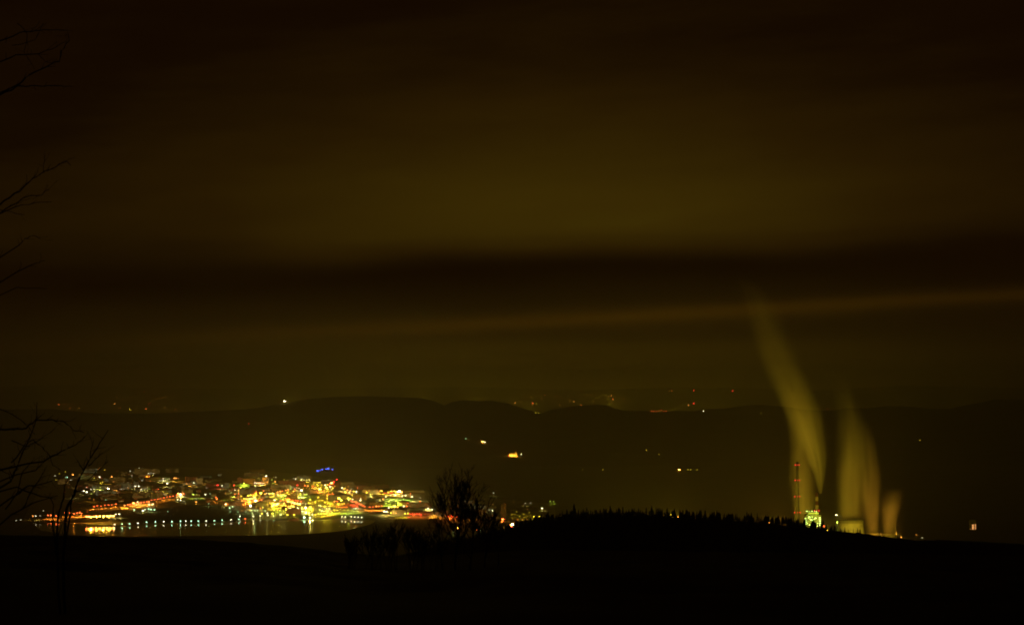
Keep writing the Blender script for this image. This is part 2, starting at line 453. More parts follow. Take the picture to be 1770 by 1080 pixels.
# lakeside promenade, mirrored in the water
prom = [(198, 906), (211, 905.2), (224, 904.6), (238.6, 903.6), (253.4, 902), (268.6, 901), (283, 901), (297, 900.7), (312, 900.2), (321, 900), (330.5, 900), (343, 900), (356.4, 899.9), (370.7, 899.4),
        (384, 898.3), (399.5, 897.6), (413, 896.8)]
cluster('on the lake promenade', 'lamps along the lakeside promenade', 5.8,
        [(x, y, 'green' if i % 3 else 'white', 1.7, 0.02, 'mid') for i, (x, y) in enumerate(prom)] + [(424, 896, 'vermilion', 2.0, 0.05, 'mid')])
cluster('at the bright end of the lake', 'lamps at the bright end of the lake', 7,
        [(526, 893.5, 'green', 3.0, 0.25, 'mid'), (536, 894.4, 'white', 2.4, 0.15, 'mid')] + [(x, y, 'white', 1.7, 0.06, 'mid') for x, y in ((591, 892.6), (597, 892.8), (607, 892.3), (613, 892.8), (619, 893.2), (625, 893.8))])
cluster('in the glowing lakeshore strip', 'lamps of the glowing strip above the left lakeshore', 18,
        run(149, 892.6, 197, 891, 9, ['orange', 'vermilion', 'vermilion'], 3.0, 0.10, X, 1, .5) + run(158, 893.5, 188, 893, 4, 'yellow', 2.4, 0.08, X, 1))
cluster('on the dark road left of the lake', 'lamps on the shore road left of the lake', 12,
        [(28, 899, 'white', 1.4, 0, 'dim'), (36, 898, 'white', 1.4, 0, 'dim'), (57, 891.5, 'orange', 1.6, .05, 'mid'), (62, 891, 'white', 1.5, .03, 'mid'), (69, 891, 'white', 1.5, .03, 'dim'), (75, 882, 'white', 1.4, 0, 'dim'),
         (83, 890, 'vermilion', 2.0, .1, 'mid'), (88, 890, 'vermilion', 2.2, .15, 'mid'), (97, 891, 'vermilion', 2.0, .15, 'mid'), (101, 891.5, 'vermilion', 1.8, .1, 'mid'), (112, 886, 'vermilion', 1.6, .1, 'mid'), (120.5, 886, 'vermilion', 1.6, .1, 'mid'),
         (128, 887, 'vermilion', 1.8, .15, 'mid'), (133, 886, 'vermilion', 2.0, .15, 'mid'), (138, 885, 'vermilion', 2.0, .15, 'mid'), (141, 887, 'vermilion', 1.8, .15, 'mid'), (151, 884, 'vermilion', 1.6, .1, 'dim'), (200, 888, 'white', 1.8, .1, 'mid'), (206, 888, 'white', 2.0, .1, 'mid')])
cluster('on the road past the left suburb', 'lamps on the road past the left suburb', 10,
        run(163, 875, 200, 871, 7, 'vermilion', 1.7, .16, 'mid', 1, .8) + run(216, 873, 258, 866, 10, ['vermilion', 'vermilion', 'orange'], 2.0, .3, 'mid', 1, 1) + [(231, 869, 'orange', 2.6, .4, X), (238, 867, 'white', 1.8, .2, 'mid')] +
        run(262, 864, 305, 855.5, 9, 'vermilion', 1.7, .12, 'mid', .8, .5) + [(308, 853, 'orange', 2.6, .4, X), (312, 854, 'white', 2.2, .3, X), (317, 853, 'vermilion', 2.4, .4, X), (314, 856, 'orange', 2.2, .3, 'mid')])
cluster('in the lakeside park', 'lamps in the dark lakeside park', 7,
        [(232, 880.5, 'green', 1.7, .03, 'mid'), (247, 882, 'white', 2.6, .15, 'mid'), (251, 880, 'green', 1.5, .02, 'mid'), (257, 879, 'green', 1.8, .05, 'mid'), (261, 880, 'green', 1.8, .05, 'mid'), (267, 880.5, 'green', 1.6, .03, 'mid'), (290, 883.5, 'green', 1.4, 0, 'dim'),
         (258, 871.5, 'white', 2, .1, 'mid'), (264, 871, 'white', 2, .1, 'mid'), (307, 863, 'white', 1.7, .08, 'mid'), (312, 864, 'white', 1.8, .08, 'mid'), (318, 866, 'white', 1.5, .05, 'dim'), (339, 867, 'orange', 1.8, .06, 'mid'), (361, 870, 'green', 1.6, .03, 'dim'),
         (390, 871, 'white', 2.2, .12, 'mid'), (392, 869.5, 'orange', 1.8, .05, 'mid'), (397, 877, 'green', 1.6, .05, 'mid'), (402, 875, 'green', 1.6, .05, 'mid'), (398, 884, 'green', 1.5, .02, 'dim'), (411, 884, 'green', 1.5, .02, 'dim'), (415, 892, 'white', 1.8, .05, 'mid'),
         (425, 884, 'green', 1.5, .02, 'dim')])
cluster('between lake and town centre', 'lamps behind the lake below the town centre', 7,
        [(438, 892, 'white', 1.9, .08, 'mid'), (450, 891, 'white', 1.7, .08, 'mid'), (452.5, 887, 'yellow', 1.8, .1, 'mid'), (462, 886.5, 'white', 1.9, .1, 'mid'), (463, 890, 'white', 1.5, .05, 'mid'), (471, 887, 'yellow', 2.0, .12, 'mid'), (473, 891, 'green', 1.5, .05, 'mid'),
         (485, 889, 'white', 1.8, .1, 'mid'), (497, 889, 'yellow', 2.2, .15, 'mid'), (508.5, 889, 'yellow', 2.3, .18, 'mid'), (529, 886, 'yellow', 3.0, .4, X), (534, 886, 'yellow', 2.4, .3, X), (540, 889, 'white', 1.6, .1, 'mid')] +
        run(545, 888.5, 574, 886, 7, ['orange', 'yellow'], 1.8, .25, 'mid', 1, .5))
core = (run(471, 874, 480, 870, 4, 'yellow', 3.0, .5, X, 1, 1) + run(497, 866, 536, 876, 10, ['yellow', 'orange', 'yellow'], 2.6, .5, X, 1, .7) + run(494, 879, 536, 877, 7, ['yellow', 'white'], 2.4, .35, X, 1, .7) +
        run(500, 863, 520, 866, 5, 'vermilion', 1.9, .2, 'mid', 1, .5) + run(418, 864, 451, 864, 8, ['vermilion', 'vermilion', 'orange'], 2.1, .28, 'mid', 1, 1) + [(442, 865, 'white', 2.6, .4, X), (433, 874, 'white', 2.6, .4, X), (431, 867, 'orange', 2.2, .3, X)])
cluster('in the blazing heart of the town', 'lamps in the blazing heart of the town', 12, core)
cluster('above the heart of the town', 'lamps above the heart of the town', 12,
        run(430, 857, 442, 855, 4, 'yellow', 2.4, .4, 'mid', 1, 1.5) + [(451, 852, 'yellow', 2.6, .4, X), (458, 853.5, 'orange', 2.2, .3, 'mid'), (466, 852.5, 'yellow', 2.2, .3, 'mid'), (472, 852.5, 'yellow', 2.2, .3, X), (480, 850, 'orange', 1.9, .2, 'mid')] +
        run(484, 849, 498, 846, 5, ['vermilion', 'orange'], 1.9, .2, 'mid', .6, .6) + [(509, 845, 'vermilion', 1.8, .2, 'mid'), (521, 847, 'white', 2.2, .3, X), (519, 853, 'yellow', 2.2, .3, 'mid'), (492, 856, 'lime', 2, .3, 'mid'), (499, 856, 'green', 2, .3, 'mid'),
         (508, 857.5, 'white', 2.0, .3, 'mid'), (475, 864, 'white', 2.0, .3, 'mid'), (478, 862.5, 'yellow', 2, .3, 'mid'), (440, 859, 'yellow', 2.4, .4, X), (405, 858, 'lime', 1.9, .2, 'mid'), (400, 858, 'lime', 1.7, .2, 'dim'), (417, 857, 'yellow', 1.8, .2, 'mid'), (412, 853, 'vermilion', 1.7, .12, 'mid'), (406, 853.5, 'vermilion', 1.6, .1, 'mid'),
         (552.5, 845, 'yellow', 4.0, .7, X), (564, 842, 'yellow', 2.8, .5, X), (562, 838, 'white', 2.0, .3, 'mid'), (571, 840.5, 'white', 2.2, .3, 'mid'), (545, 842, 'orange', 2.2, .2, 'mid'), (541, 840, 'vermilion', 1.8, .1, 'mid'), (566, 845, 'yellow', 2.0, .3, 'mid'), (527, 838.5, 'vermilion', 1.9, .1, 'mid'), (532, 839.5, 'orange', 1.9, .1, 'mid')])
cluster('on the upper edge of the town', 'lamps along the upper edge of the town', 14,
        [(460, 822.5, 'white', 2.4, .2, 'mid'), (486.5, 831, 'white', 2.6, .3, 'mid'), (529, 823.5, 'white', 1.8, .05, 'dim'), (376, 838, 'red', 2.4, .15, 'mid'), (384, 839, 'white', 1.7, .1, 'mid'), (404.5, 838, 'red', 2.2, .15, 'mid'), (416, 842, 'yellow', 1.8, .15, 'mid'), (355, 854, 'white', 1.8, .1, 'mid'), (363, 853, 'green', 1.6, .05, 'dim'),
         (304, 826, 'orange', 2.0, .15, 'mid'), (301, 826, 'orange', 1.8, .1, 'mid'), (308, 826.5, 'orange', 1.6, .1, 'dim'), (289, 835, 'white', 2.4, .15, 'mid'), (335, 834, 'white', 1.7, .1, 'mid'), (334, 854.5, 'lime', 1.8, .15, 'mid'), (340, 854.5, 'lime', 1.8, .1, 'dim'), (373, 859, 'vermilion', 1.8, .1, 'mid'), (375, 862, 'vermilion', 1.8, .1, 'mid'),
         (422, 835, 'lime', 1.8, .15, 'mid'), (416, 835.5, 'lime', 1.6, .1, 'dim'), (470, 829, 'lime', 1.6, .1, 'dim'), (447, 826, 'yellow', 1.5, .05, 'dim'), (514, 838, 'red', 2.0, .1, 'mid')])
cluster('at the red hillock above the town', 'red lamps above the town', 14, [(573, 834.5, 'orange', 3.2, .3, X), (577, 832, 'red', 2.0, .1, 'mid'), (582, 828.5, 'red', 2.2, .1, 'mid'), (569, 838, 'vermilion', 2.0, .1, 'mid')])
cluster('on the dark slope above the town', 'blue lamps above the town', 14, [(549, 813.3, 'blue', 2.4, 0, 'mid'), (553, 812.5, 'blue', 1.6, 0, 'mid'), (557, 811, 'blue', 1.9, 0, 'mid'), (564, 810.5, 'blue', 1.9, 0, 'mid'), (567.5, 809.5, 'blue', 2.4, 0, 'mid'), (574.5, 811, 'blue', 1.8, 0, 'mid')], 'floodlight')
cluster('in the right half of the town', 'lamps in the right half of the town', 12,
        [(586, 861, 'yellow', 3.0, .5, X), (590, 864, 'yellow', 2.8, .4, X), (578, 866, 'orange', 2, .25, 'mid'), (583, 866, 'vermilion', 1.8, .2, 'mid'), (536, 863, 'yellow', 1.6, .5, 'mid'), (550, 859, 'yellow', 1.6, .5, 'mid'), (566, 861, 'yellow', 1.6, .5, 'mid'), (545, 867, 'yellow', 1.6, .5, 'mid'), (562, 868, 'yellow', 1.6, .5, 'mid'), (577, 880, 'lime', 1.7, .2, 'dim'), (561, 875, 'yellow', 1.8, .2, 'mid'), (554, 874, 'white', 1.5, .1, 'mid')] +
        run(580, 880, 616, 880.5, 6, 'lime', 1.6, .2, 'dim', 1, .3) + run(608, 865, 630, 874.5, 8, ['red', 'vermilion'], 2.0, .2, 'mid', .5, .5) + run(639, 876, 660, 874, 5, ['vermilion', 'orange'], 1.8, .2, 'mid', 1, .5) +
        [(672, 877, 'white', 2, .3, 'mid'), (677, 876.5, 'yellow', 2.2, .3, 'mid'), (682, 875, 'orange', 2.8, .4, X), (687, 876, 'orange', 2, .2, 'mid'), (698, 874.5, 'white', 2, .2, 'mid'), (703, 875, 'vermilion', 1.8, .15, 'mid'), (623, 864, 'white', 2, .2, 'mid')] +
        [(664, 883.5, 'white', 2.8, .3, 'mid'), (668, 884, 'white', 2.2, .25, 'mid'), (676, 886, 'yellow', 2.0, .2, 'mid'), (684, 886.5, 'orange', 1.6, .1, 'mid'), (700, 887, 'yellow', 2.4, .3, 'mid'), (705, 886.5, 'yellow', 1.8, .2, 'mid')])
cluster('along upper right edge of town', 'lamps along the upper right edge of the town', 12,
        run(590, 844, 616, 850, 6, ['orange', 'yellow', 'vermilion', 'white'], 2.0, .25, 'mid', 2, 1.5) + run(628, 850, 661, 847, 8, ['orange', 'yellow', 'vermilion'], 2.0, .28, 'mid', 1.5, 1.6) + run(672, 849.5, 682, 849, 4, ['vermilion', 'yellow'], 2.2, .3, 'mid', 1, 1) +
        [(690, 849, 'white', 3.6, .7, X), (685, 850, 'yellow', 2.4, .4, X), (694, 850.5, 'orange', 2.2, .3, X), (597, 850, 'lime', 1.8, .2, 'mid'), (604, 851, 'white', 1.6, .1, 'mid')])
cluster('round the lit sports ground', 'floodlights round the lit sports ground', 16,
        [(667, 858, 'white', 1.8, .4, 'mid'), (675, 855, 'white', 1.6, .4, 'mid'), (683, 855, 'white', 2, .5, 'mid'), (695, 857, 'white', 1.8, .5, 'mid'), (701, 856, 'green', 1.6, .4, 'mid'), (712, 858, 'white', 2.4, .6, 'mid'), (672, 866, 'lime', 1.8, .5, 'mid'), (685, 865.5, 'lime', 1.8, .5, 'mid'), (697, 864, 'lime', 1.7, .5, 'mid'), (662, 862, 'orange', 1.8, .3, 'mid')], 'floodlight')
cluster('right of the sports ground', 'lamps in the suburb right of the sports ground', 9,
        [(726, 867, 'vermilion', 2.2, .15, 'mid'), (732, 871.5, 'orange', 2.4, .2, 'mid'), (740, 878, 'white', 1.9, .1, 'mid'), (747, 880, 'white', 1.7, .05, 'mid'), (726, 860, 'white', 1.5, .03, 'dim')] +
        run(709, 888, 728, 889, 6, ['vermilion', 'red'], 2.0, .2, 'mid', 1, .8) + run(735, 889, 752, 890, 4, ['vermilion', 'orange'], 1.7, .1, 'dim', 1, .8) + run(760, 887, 795, 895, 10, ['vermilion', 'red', 'orange'], 2.0, .22, 'mid', 1, 1) + [(771.5, 890, 'orange', 2.8, .4, X), (805, 895, 'orange', 2.2, .2, 'mid'), (812, 892, 'vermilion', 1.6, .1, 'dim')] +
        [(807, 868.6, 'white', 2.0, .05, 'mid'), (800, 874, 'white', 1.7, .03, 'dim'), (815, 876, 'white', 1.6, .03, 'mid'), (822, 877, 'white', 1.7, .03, 'mid'), (829, 880, 'white', 1.8, .03, 'mid'), (851, 882, 'white', 1.8, .03, 'mid'), (846, 881, 'white', 1.4, .02, 'dim'), (853, 852, 'white', 1.5, .02, 'dim')])
cluster('behind the bare tree', 'lamps near the valley edge behind the bare tree', 8,
        [(790.7, 912, 'orange', 3.6, .25, X), (784, 919, 'green', 1.5, .02, 'dim'), (824, 915, 'vermilion', 1.6, .02, 'mid'), (830.5, 916, 'green', 1.8, .03, 'mid'), (869, 897, 'vermilion', 3.0, .25, X), (883, 907, 'orange', 3.2, .25, X), (886, 905.5, 'white', 3.0, .15, X), (884, 910, 'red', 2.2, .05, 'mid')])
cluster('on the plain right of the bare tree', 'lamps on the plain right of the bare tree', 9,
        [(908, 869, 'white', 1.5, .02, 'dim'), (917, 869, 'white', 1.3, 0, 'dim'), (937, 878, 'white', 2.0, .04, 'mid'), (923, 892, 'yellow', 1.5, .03, 'mid'), (932, 892, 'yellow', 1.7, .03, 'mid'), (945, 893, 'orange', 1.5, .03, 'dim'), (895, 897, 'vermilion', 1.5, .04, 'dim'), (903, 897, 'orange', 1.5, .04, 'dim'), (911, 897.5, 'orange', 1.5, .04, 'dim'),
         (951, 866, 'lime', 1.5, .02, 'dim'), (957, 866, 'lime', 1.4, .02, 'dim'), (885, 889, 'yellow', 1.3, .02, 'dim'), (893, 884, 'yellow', 1.3, .02, 'dim'), (905, 888, 'yellow', 1.3, .02, 'dim'), (898, 892, 'yellow', 1.3, .02, 'dim'), (915, 885, 'yellow', 1.2, .02, 'dim')])
cluster('in the hillside suburb on the left', 'lamps in the hillside suburb on the left', 10,
        [(95, 822, 'white', 1.6, 0, 'dim'), (102, 818, 'yellow', 1.6, 0, 'dim'), (97, 829, 'yellow', 1.6, 0, 'dim'), (108, 830, 'white', 1.6, 0, 'dim'), (113, 815, 'yellow', 1.5, 0, 'dim'), (126, 820, 'orange', 2.0, .06, 'mid'), (122, 829, 'white', 1.5, 0, 'dim'), (143, 822, 'white', 1.7, .03, 'dim'), (158, 820, 'yellow', 1.7, 0, 'dim'), (163, 826, 'yellow', 1.6, .03, 'dim'), (172, 824, 'white', 1.9, .04, 'mid'), (181, 812, 'yellow', 1.5, 0, 'dim'),
         (193, 823.5, 'orange', 2.0, .06, 'mid'), (200, 824.5, 'orange', 1.8, .06, 'mid'), (225, 814, 'white', 1.7, .02, 'dim'), (228, 822, 'white', 1.6, .02, 'dim'), (187, 844, 'white', 2.8, .2, X), (197, 848, 'white', 1.7, .05, 'mid'), (145, 848, 'white', 2.0, .04, 'mid'), (150, 850, 'white', 2.4, .06, 'mid'), (129, 856, 'white', 1.6, .02, 'dim'), (109, 865, 'white', 1.4, 0, 'dim'),
         (157, 837, 'vermilion', 2.0, .12, 'mid'), (168, 835, 'vermilion', 1.8, .12, 'dim'), (180, 840, 'lime', 1.9, .2, 'mid'), (173, 842, 'lime', 1.7, .2, 'dim'), (201, 841, 'orange', 1.9, .2, 'mid'), (208, 838, 'yellow', 1.9, .2, 'mid'), (196, 832, 'orange', 1.7, .12, 'dim'), (215, 836, 'orange', 1.7, .12, 'dim'), (226, 834, 'yellow', 1.6, .1, 'dim'), (234, 840, 'white', 1.8, .08, 'mid'), (240, 840, 'white', 1.8, .08, 'mid'), (236, 855, 'yellow', 1.7, .1, 'dim'), (246, 855, 'orange', 1.7, .1, 'dim'), (155, 861, 'orange', 1.4, .02, 'dim'), (162, 863, 'orange', 1.4, .02, 'dim')])

# small lamps scattered among the blocks: nothing tells these apart
def inpoly(x, y, poly):
    c = False; j = len(poly) - 1
    for i in range(len(poly)):
        xi, yi = poly[i]; xj, yj = poly[j]
        if (yi > y) != (yj > y) and x < (xj - xi) * (y - yi) / (yj - yi) + xi: c = not c
        j = i
    return c
TOWN = [(100, 812), (250, 806), (330, 822), (450, 818), (540, 826), (600, 838), (700, 844), (745, 862), (860, 874), (862, 897), (760, 895), (620, 886), (560, 890), (430, 885), (402, 872), (330, 864), (250, 862), (200, 868), (110, 848)]
CORE = [(380, 832), (520, 826), (640, 842), (720, 852), (720, 872), (620, 884), (430, 882), (400, 866)]
n = 0
while n < 75:
    px = random.uniform(100, 860); py = random.uniform(806, 898)
    if not inpoly(px, py, TOWN): continue
    incore = inpoly(px, py, CORE)
    if not incore and random.random() < 0.45: continue
    c = random.choices(['white', 'yellow', 'orange', 'vermilion', 'green', 'lime'], [3, 4, 3, 2.5, 1.6, 1.2])[0]
    h = 10; base = floor_at(px, py, h)
    lamp((base[0], base[1], 0), h, c, 'mid' if incore and random.random() < .6 else 'dim', random.uniform(1.2, 1.8),
         'small %s street lamp in the %s' % (WORD[c], 'town centre' if incore else 'outer town'), 'small %s lamps scattered in the %s' % (WORD[c], 'town centre' if incore else 'outer town'), .06 if incore else 0)
    n += 1

# ------------------------------------------------------------------ buildings of the town
WINC = {'warm': (1.0, 0.55, 0.12), 'pale': (0.9, 0.85, 0.4), 'red': (1.0, 0.2, 0.06)}
def building(kind, px, py, w, d, h, label, group=None, lit=0.35, win='warm', wall=None, rz=0.0, wins=0.45, roofkind='flat', name=None, cat=None, base=None):
    b = base or floor_at(px, py, 0)
    o = thing(name or kind, label, cat or 'building', b, rz, group)
    mb = MB(); mb.box(-w / 2, w / 2, -d / 2, d / 2, -1.0, h); part('wall', mb.me('wall', wall or M_PLASTER), o)
    mb = MB()
    if roofkind == 'flat':
        mb.box(-w / 2 - .3, w / 2 + .3, -d / 2 - .3, d / 2 + .3, h + .01, h + .9)
        mb.box(-w * .12, w * .12, -d * .2, d * .2, h + .91, h + 3.4)
    else:
        e = .6; k = h + d * .42
        mb.add([(-w / 2 - e, -d / 2 - e, h + .01), (w / 2 + e, -d / 2 - e, h + .01), (w / 2 + e, d / 2 + e, h + .01), (-w / 2 - e, d / 2 + e, h + .01), (-w / 2 - e, 0, k), (w / 2 + e, 0, k)],
               [(3, 2, 1, 0), (0, 1, 5, 4), (2, 3, 4, 5), (1, 2, 5), (3, 0, 4)])
        mb.box(w * .2, w * .2 + 1.2, d * .1, d * .1 + 1.2, k - 2.5, k + 1.2)
    part('roof', mb.me('roof', M_FLAT if roofkind == 'flat' else M_ROOF), o)
    mb = MB(); nf = max(1, int(h / 3.1)); nc = max(2, int(w / 4.2)); ns = max(1, int(d / 4.5))
    for f in range(nf):
        z = (f + .3) * h / nf
        for c in range(nc):
            if random.random() < lit:
                xx = -w / 2 + (c + .5) * w / nc
                mb.box(xx - .85, xx + .85, -d / 2 - .12, -d / 2 - .003, z, z + 1.6)
        for c in range(ns):
            for sx in (-1, 1):
                if random.random() < lit:
                    yy = -d / 2 + (c + .5) * d / ns
                    xa, xb = sorted((sx * (w / 2 + .003), sx * (w / 2 + .12)))
                    mb.box(xa, xb, yy - .8, yy + .8, z, z + 1.6)
    if mb.v: part('lit_windows', mb.me('lit_windows', glow('window_%s_%.2f' % (win, wins), WINC[win], wins)), o, stuff=True)
    return o
building('apartment_tower', 344.5, 836, 22, 20, 24, 'pale square apartment tower standing alone on the upper town edge', win='warm', lit=.8, wins=.9)
building('apartment_tower', 414.5, 835, 18, 18, 22, 'reddish apartment tower beside the red lamp on the upper town edge', wall=M_OCHRE, win='red', lit=.8, wins=.5)
building('apartment_tower', 459, 836, 24, 20, 26, 'apartment tower under the brightest lamp of the skyline', wall=M_OCHRE, lit=.7, wins=.8)
building('apartment_block', 504, 840, 100, 16, 20, 'long reddish apartment block across the upper town centre', wall=M_PINK, win='red', lit=.7, wins=.6)
building('apartment_block', 485, 846, 70, 16, 18, 'apartment block below the long reddish block', lit=.6, wins=.8)
building('hall', 327, 838, 60, 30, 8, 'low hall with pale yellow green roof left of the tower', win='pale', lit=.6, wins=.4, cat='hall')
building('apartment_block', 377, 842, 90, 16, 14, 'dim red apartment block between the two towers', wall=M_PINK, win='red', lit=.6, wins=.3)
building('hall', 508, 898, 26, 9, 3.6, 'low red boathouse on the lake shore', wall=M_PINK, win='red', lit=.9, wins=.5, cat='boathouse', name='boathouse')
building('apartment_block', 245, 820, 60, 18, 26, 'orange lit block at the upper end of the left suburb', wall=M_OCHRE, win='warm', lit=.6, wins=.35, rz=.2)
building('apartment_block', 241, 860, 46, 14, 10, 'yellow outlined low block above the rising road', wall=M_OCHRE, lit=.5, wins=.5)
building('apartment_tower', 870.5, 898, 15, 15, 45, 'orange lit tower rising right of the bare tree', wall=M_OCHRE, win='warm', lit=.5, wins=.14, name='lit_tower', cat='tower')
for i, (px, py, w, h) in enumerate([(158, 843, 50, 20), (176, 846, 70, 16), (197, 846, 60, 18), (214, 846, 50, 24), (203, 834, 60, 22), (228, 842, 50, 20)]):
    building('apartment_block', px, py, w, 16, h, 'floodlit apartment block in the left suburb, %s from the left' % ordn(i), 'apartment blocks of the left suburb', .5, 'pale' if i % 2 else 'warm', [M_PLASTER, M_OCHRE, M_PINK][i % 3], random.uniform(-.3, .3), .35)
spots = []
n = 0
while n < 130:
    px = random.uniform(105, 860); py = random.uniform(814, 896)
    if not inpoly(px, py, TOWN): continue
    incore = inpoly(px, py, CORE)
    if not incore and random.random() < .5: continue
    if 524 < px < 574 and 853 < py < 874: continue
    if 655 < px < 725 and 852 < py < 872: continue
    x, y, _ = floor_at(px, py)
    if any((x - a) ** 2 + (y - b) ** 2 < 70 ** 2 for a, b in spots): continue
    spots.append((x, y))
    t = random.random()
    where = 'in the town centre' if incore else 'on the outskirts of the town'
    wm = random.choice([M_PLASTER, M_OCHRE, M_PINK, M_PLASTER]); wc = random.choice(['warm', 'pale', 'warm', 'red'])
    if t < .45:
        building('apartment_block', px, py, random.uniform(35, 70), random.uniform(12, 16), random.uniform(11, 22), 'slab apartment block ' + where, 'apartment blocks ' + where, random.uniform(.15, .5), wc, wm, random.uniform(-.4, .4), .55)
    elif t < .8:
        building('house', px, py, random.uniform(12, 20), random.uniform(9, 12), random.uniform(6, 9), 'gabled house with lit windows ' + where, 'gabled houses ' + where, .5, wc, wm, random.uniform(-.5, .5), .55, 'gable', cat='house')
    else:
        building('hall', px, py, random.uniform(40, 80), random.uniform(22, 36), random.uniform(7, 10), 'wide flat roofed hall ' + where, 'flat roofed halls ' + where, .25, wc, M_CLAD, random.uniform(-.2, .2), .5, cat='hall')
    n += 1
# lit grounds
sheet('sports_ground', [(663, 866), (668, 860), (678, 858), (700, 858.5), (714, 860), (716, 863), (704, 867), (684, 869)][::-1], .8, M_TURF)
sheet('yard', [(528, 872), (534, 862), (545, 856.5), (570, 857), (577, 863), (574, 872)][::-1], .8, M_ASPH)

# ------------------------------------------------------------------ lights out on the hills
def hill_lamp(px, py, col, size, lab, lev='mid', fn=far_h, y0=8600, y1=15000, pw=0.0, h=8):
    x, y, z = hit(px, py + h * F / 10500, fn, y0, y1)
    lamp((x, y, z), h, col, lev, size, lab, 'scattered lamps on the far hills', pw)
hill_lamp(492, 693.5, 'white', 2.6, 'bright white lamp alone on the hill crest above the town', X, pw=.25)
hill_lamp(430, 732, 'red', 2.6, 'small red lamp on the dark slope left of the hill crest', 'dim')
hill_lamp(834, 763, 'orange', 2.6, 'bright orange lamp left of the floodlit church', X, pw=.25)
hill_lamp(838, 764, 'white', 2.0, 'white lamp touching the bright orange lamp on the hill', 'mid')
hill_lamp(805, 758, 'green', 1.8, 'faint greenish lamp left of the orange hill lamp', 'dim')
hill_lamp(1174, 812.5, 'orange', 2.6, 'bright orange lamp low on the valley side left of the chimneys', X, pw=.12)
for i, (px, py, c, s) in enumerate([(1189, 815, 'yellow', 1.6), (1194, 815.5, 'yellow', 1.6), (1205, 814, 'yellow', 1.5)]):
    hill_lamp(px, py, c, s, 'faint yellow lamp beside the orange valley lamp, %s to its right' % ordn(i), 'dim')
for px, py, w in ((1117, 778, 'left of the valley road'), (1139, 785, 'right of another pale one'), (1007, 817, 'low on the slope'), (1042, 822, 'near the valley floor'), (926, 713, 'in the saddle of the ridge'), (931, 713, 'in the ridge saddle, right one'), (1216, 710, 'on the ridge above the valley'), (1315, 714, 'on the ridge left of the smoke'), (1590, 760, 'on the right hand hill'), (901, 785, 'just right of the floodlit church')):
    hill_lamp(px, py, 'white' if px in (901, 1216) else 'yellow', 1.4, 'faint pale lamp ' + w, 'mid' if px in (901, 1216) else 'dim')
for i in range(7):
    hill_lamp(1126 + i * 4.2, 710.5 + random.uniform(-.6, .6), 'vermilion', 1.5, 'reddish lamp in the row on the far ridge, %s from the left' % ordn(i), 'dim')
hill_lamp(1050, 697, 'vermilion', 1.6, 'reddish lamp on the ridge top right of the saddle', 'dim')
hill_lamp(1055, 697.5, 'vermilion', 1.4, 'smaller reddish lamp on the ridge top right of the saddle', 'dim')
for i, (px, py) in enumerate([(1427, 706), (1431, 706.5), (1443, 706), (1436, 705)]):
    hill_lamp(px, py, 'vermilion', 1.3, 'red lamp on the ridge between the two smoke plumes, %s in order' % ordn(i), 'dim')
for i in range(16):  # unseen lamps added to light the haze beyond the far ridge
    px = 60 + i * 108 + random.uniform(-30, 30); y = random.uniform(13600, 15000); x = (px - CX) / F * y
    if 2 < i < 13: y = random.uniform(12300, 12900); x = (px - CX) / F * y
    lamp((x, y, float(far_h([x], [y])[0])), 12, 'yellow', 'mid', 1.4, 'added fill lamp, unseen behind the far ridge', 'added fill lamps behind the far ridge', 3.0 * (.3 + math.exp(-((px - 900) / 420) ** 2)), 'valley_fill_lamp', 'street lamp', None, True)
# far mountains
mb = MB()
for k in range(3):
    a = 2 * math.pi * k / 3; b2 = 2 * math.pi * (k + 1) / 3
    for z0, z1 in ((0, 12), (12, 24), (24, 36), (36, 46)):
        r0, r1 = 3.5 - z0 * .06, 3.5 - z1 * .06
        mb.tube([(r0 * math.cos(a), r0 * math.sin(a), z0), (r1 * math.cos(a), r1 * math.sin(a), z1)], [.25, .25], 4)
        mb.tube([(r0 * math.cos(a), r0 * math.sin(a), z0), (r1 * math.cos(b2), r1 * math.sin(b2), z1)], [.15, .15], 4)
MAST = mb.me('lattice', M_STEEL)
def mast(px, py, lab, s=3.0):
    h = 46
    x, y, z = hit(px, py + h * F / 28000, mount_h, 15800, 43000)
    o = thing('radio_mast', lab, 'radio mast', (x, y, z), 0, 'radio masts with red lamps on the mountains')
    part('lattice', MAST, o)
    r = s * .5 * y / F
    part('beacon', head_mesh('red', 'mid'), o, (0, 0, h), scale=(r, r, r))
mast(1199, 674, 'mast with red lamp on the mountain above the valley lamps', 2.0)
mast(1266, 675.5, 'mast with red lamp nearest the big smoke plume', 2.0)
mast(1199, 698, 'lower mast with red lamp just above the ridge', 1.8)
mast(249, 676, 'mast with dim red lamp on the mountain far left', 1.3)
mast(258, 699, 'lower dim red mast on the mountain far left', 1.1)
far = [(1157, 676), (1162, 676), (1190, 701), (1250, 676), (1510, 670), (1524, 672), (121, 706), (137, 706), (208, 706), (214, 690), (237, 717), (190, 747), (250, 747), (884, 690), (1140, 712)]
for i in range(26):
    far.append((random.uniform(890, 1080), random.uniform(682, 703)))
for i in range(12):
    far.append((random.uniform(90, 330), random.uniform(680, 712)))
FARP = 0.4
for px, py in far:
    x, y, z = hit(px, py, mount_h, 15800, 43000)
    lamp((x, y, z), 9, random.choice(['yellow', 'orange', 'orange', 'vermilion']), random.choice(['dim', 'dim', 'mid']), random.uniform(.9, 1.4), 'tiny faint lamp on the distant mountainside', 'tiny lamps on the distant mountains', FARP, open_=True)

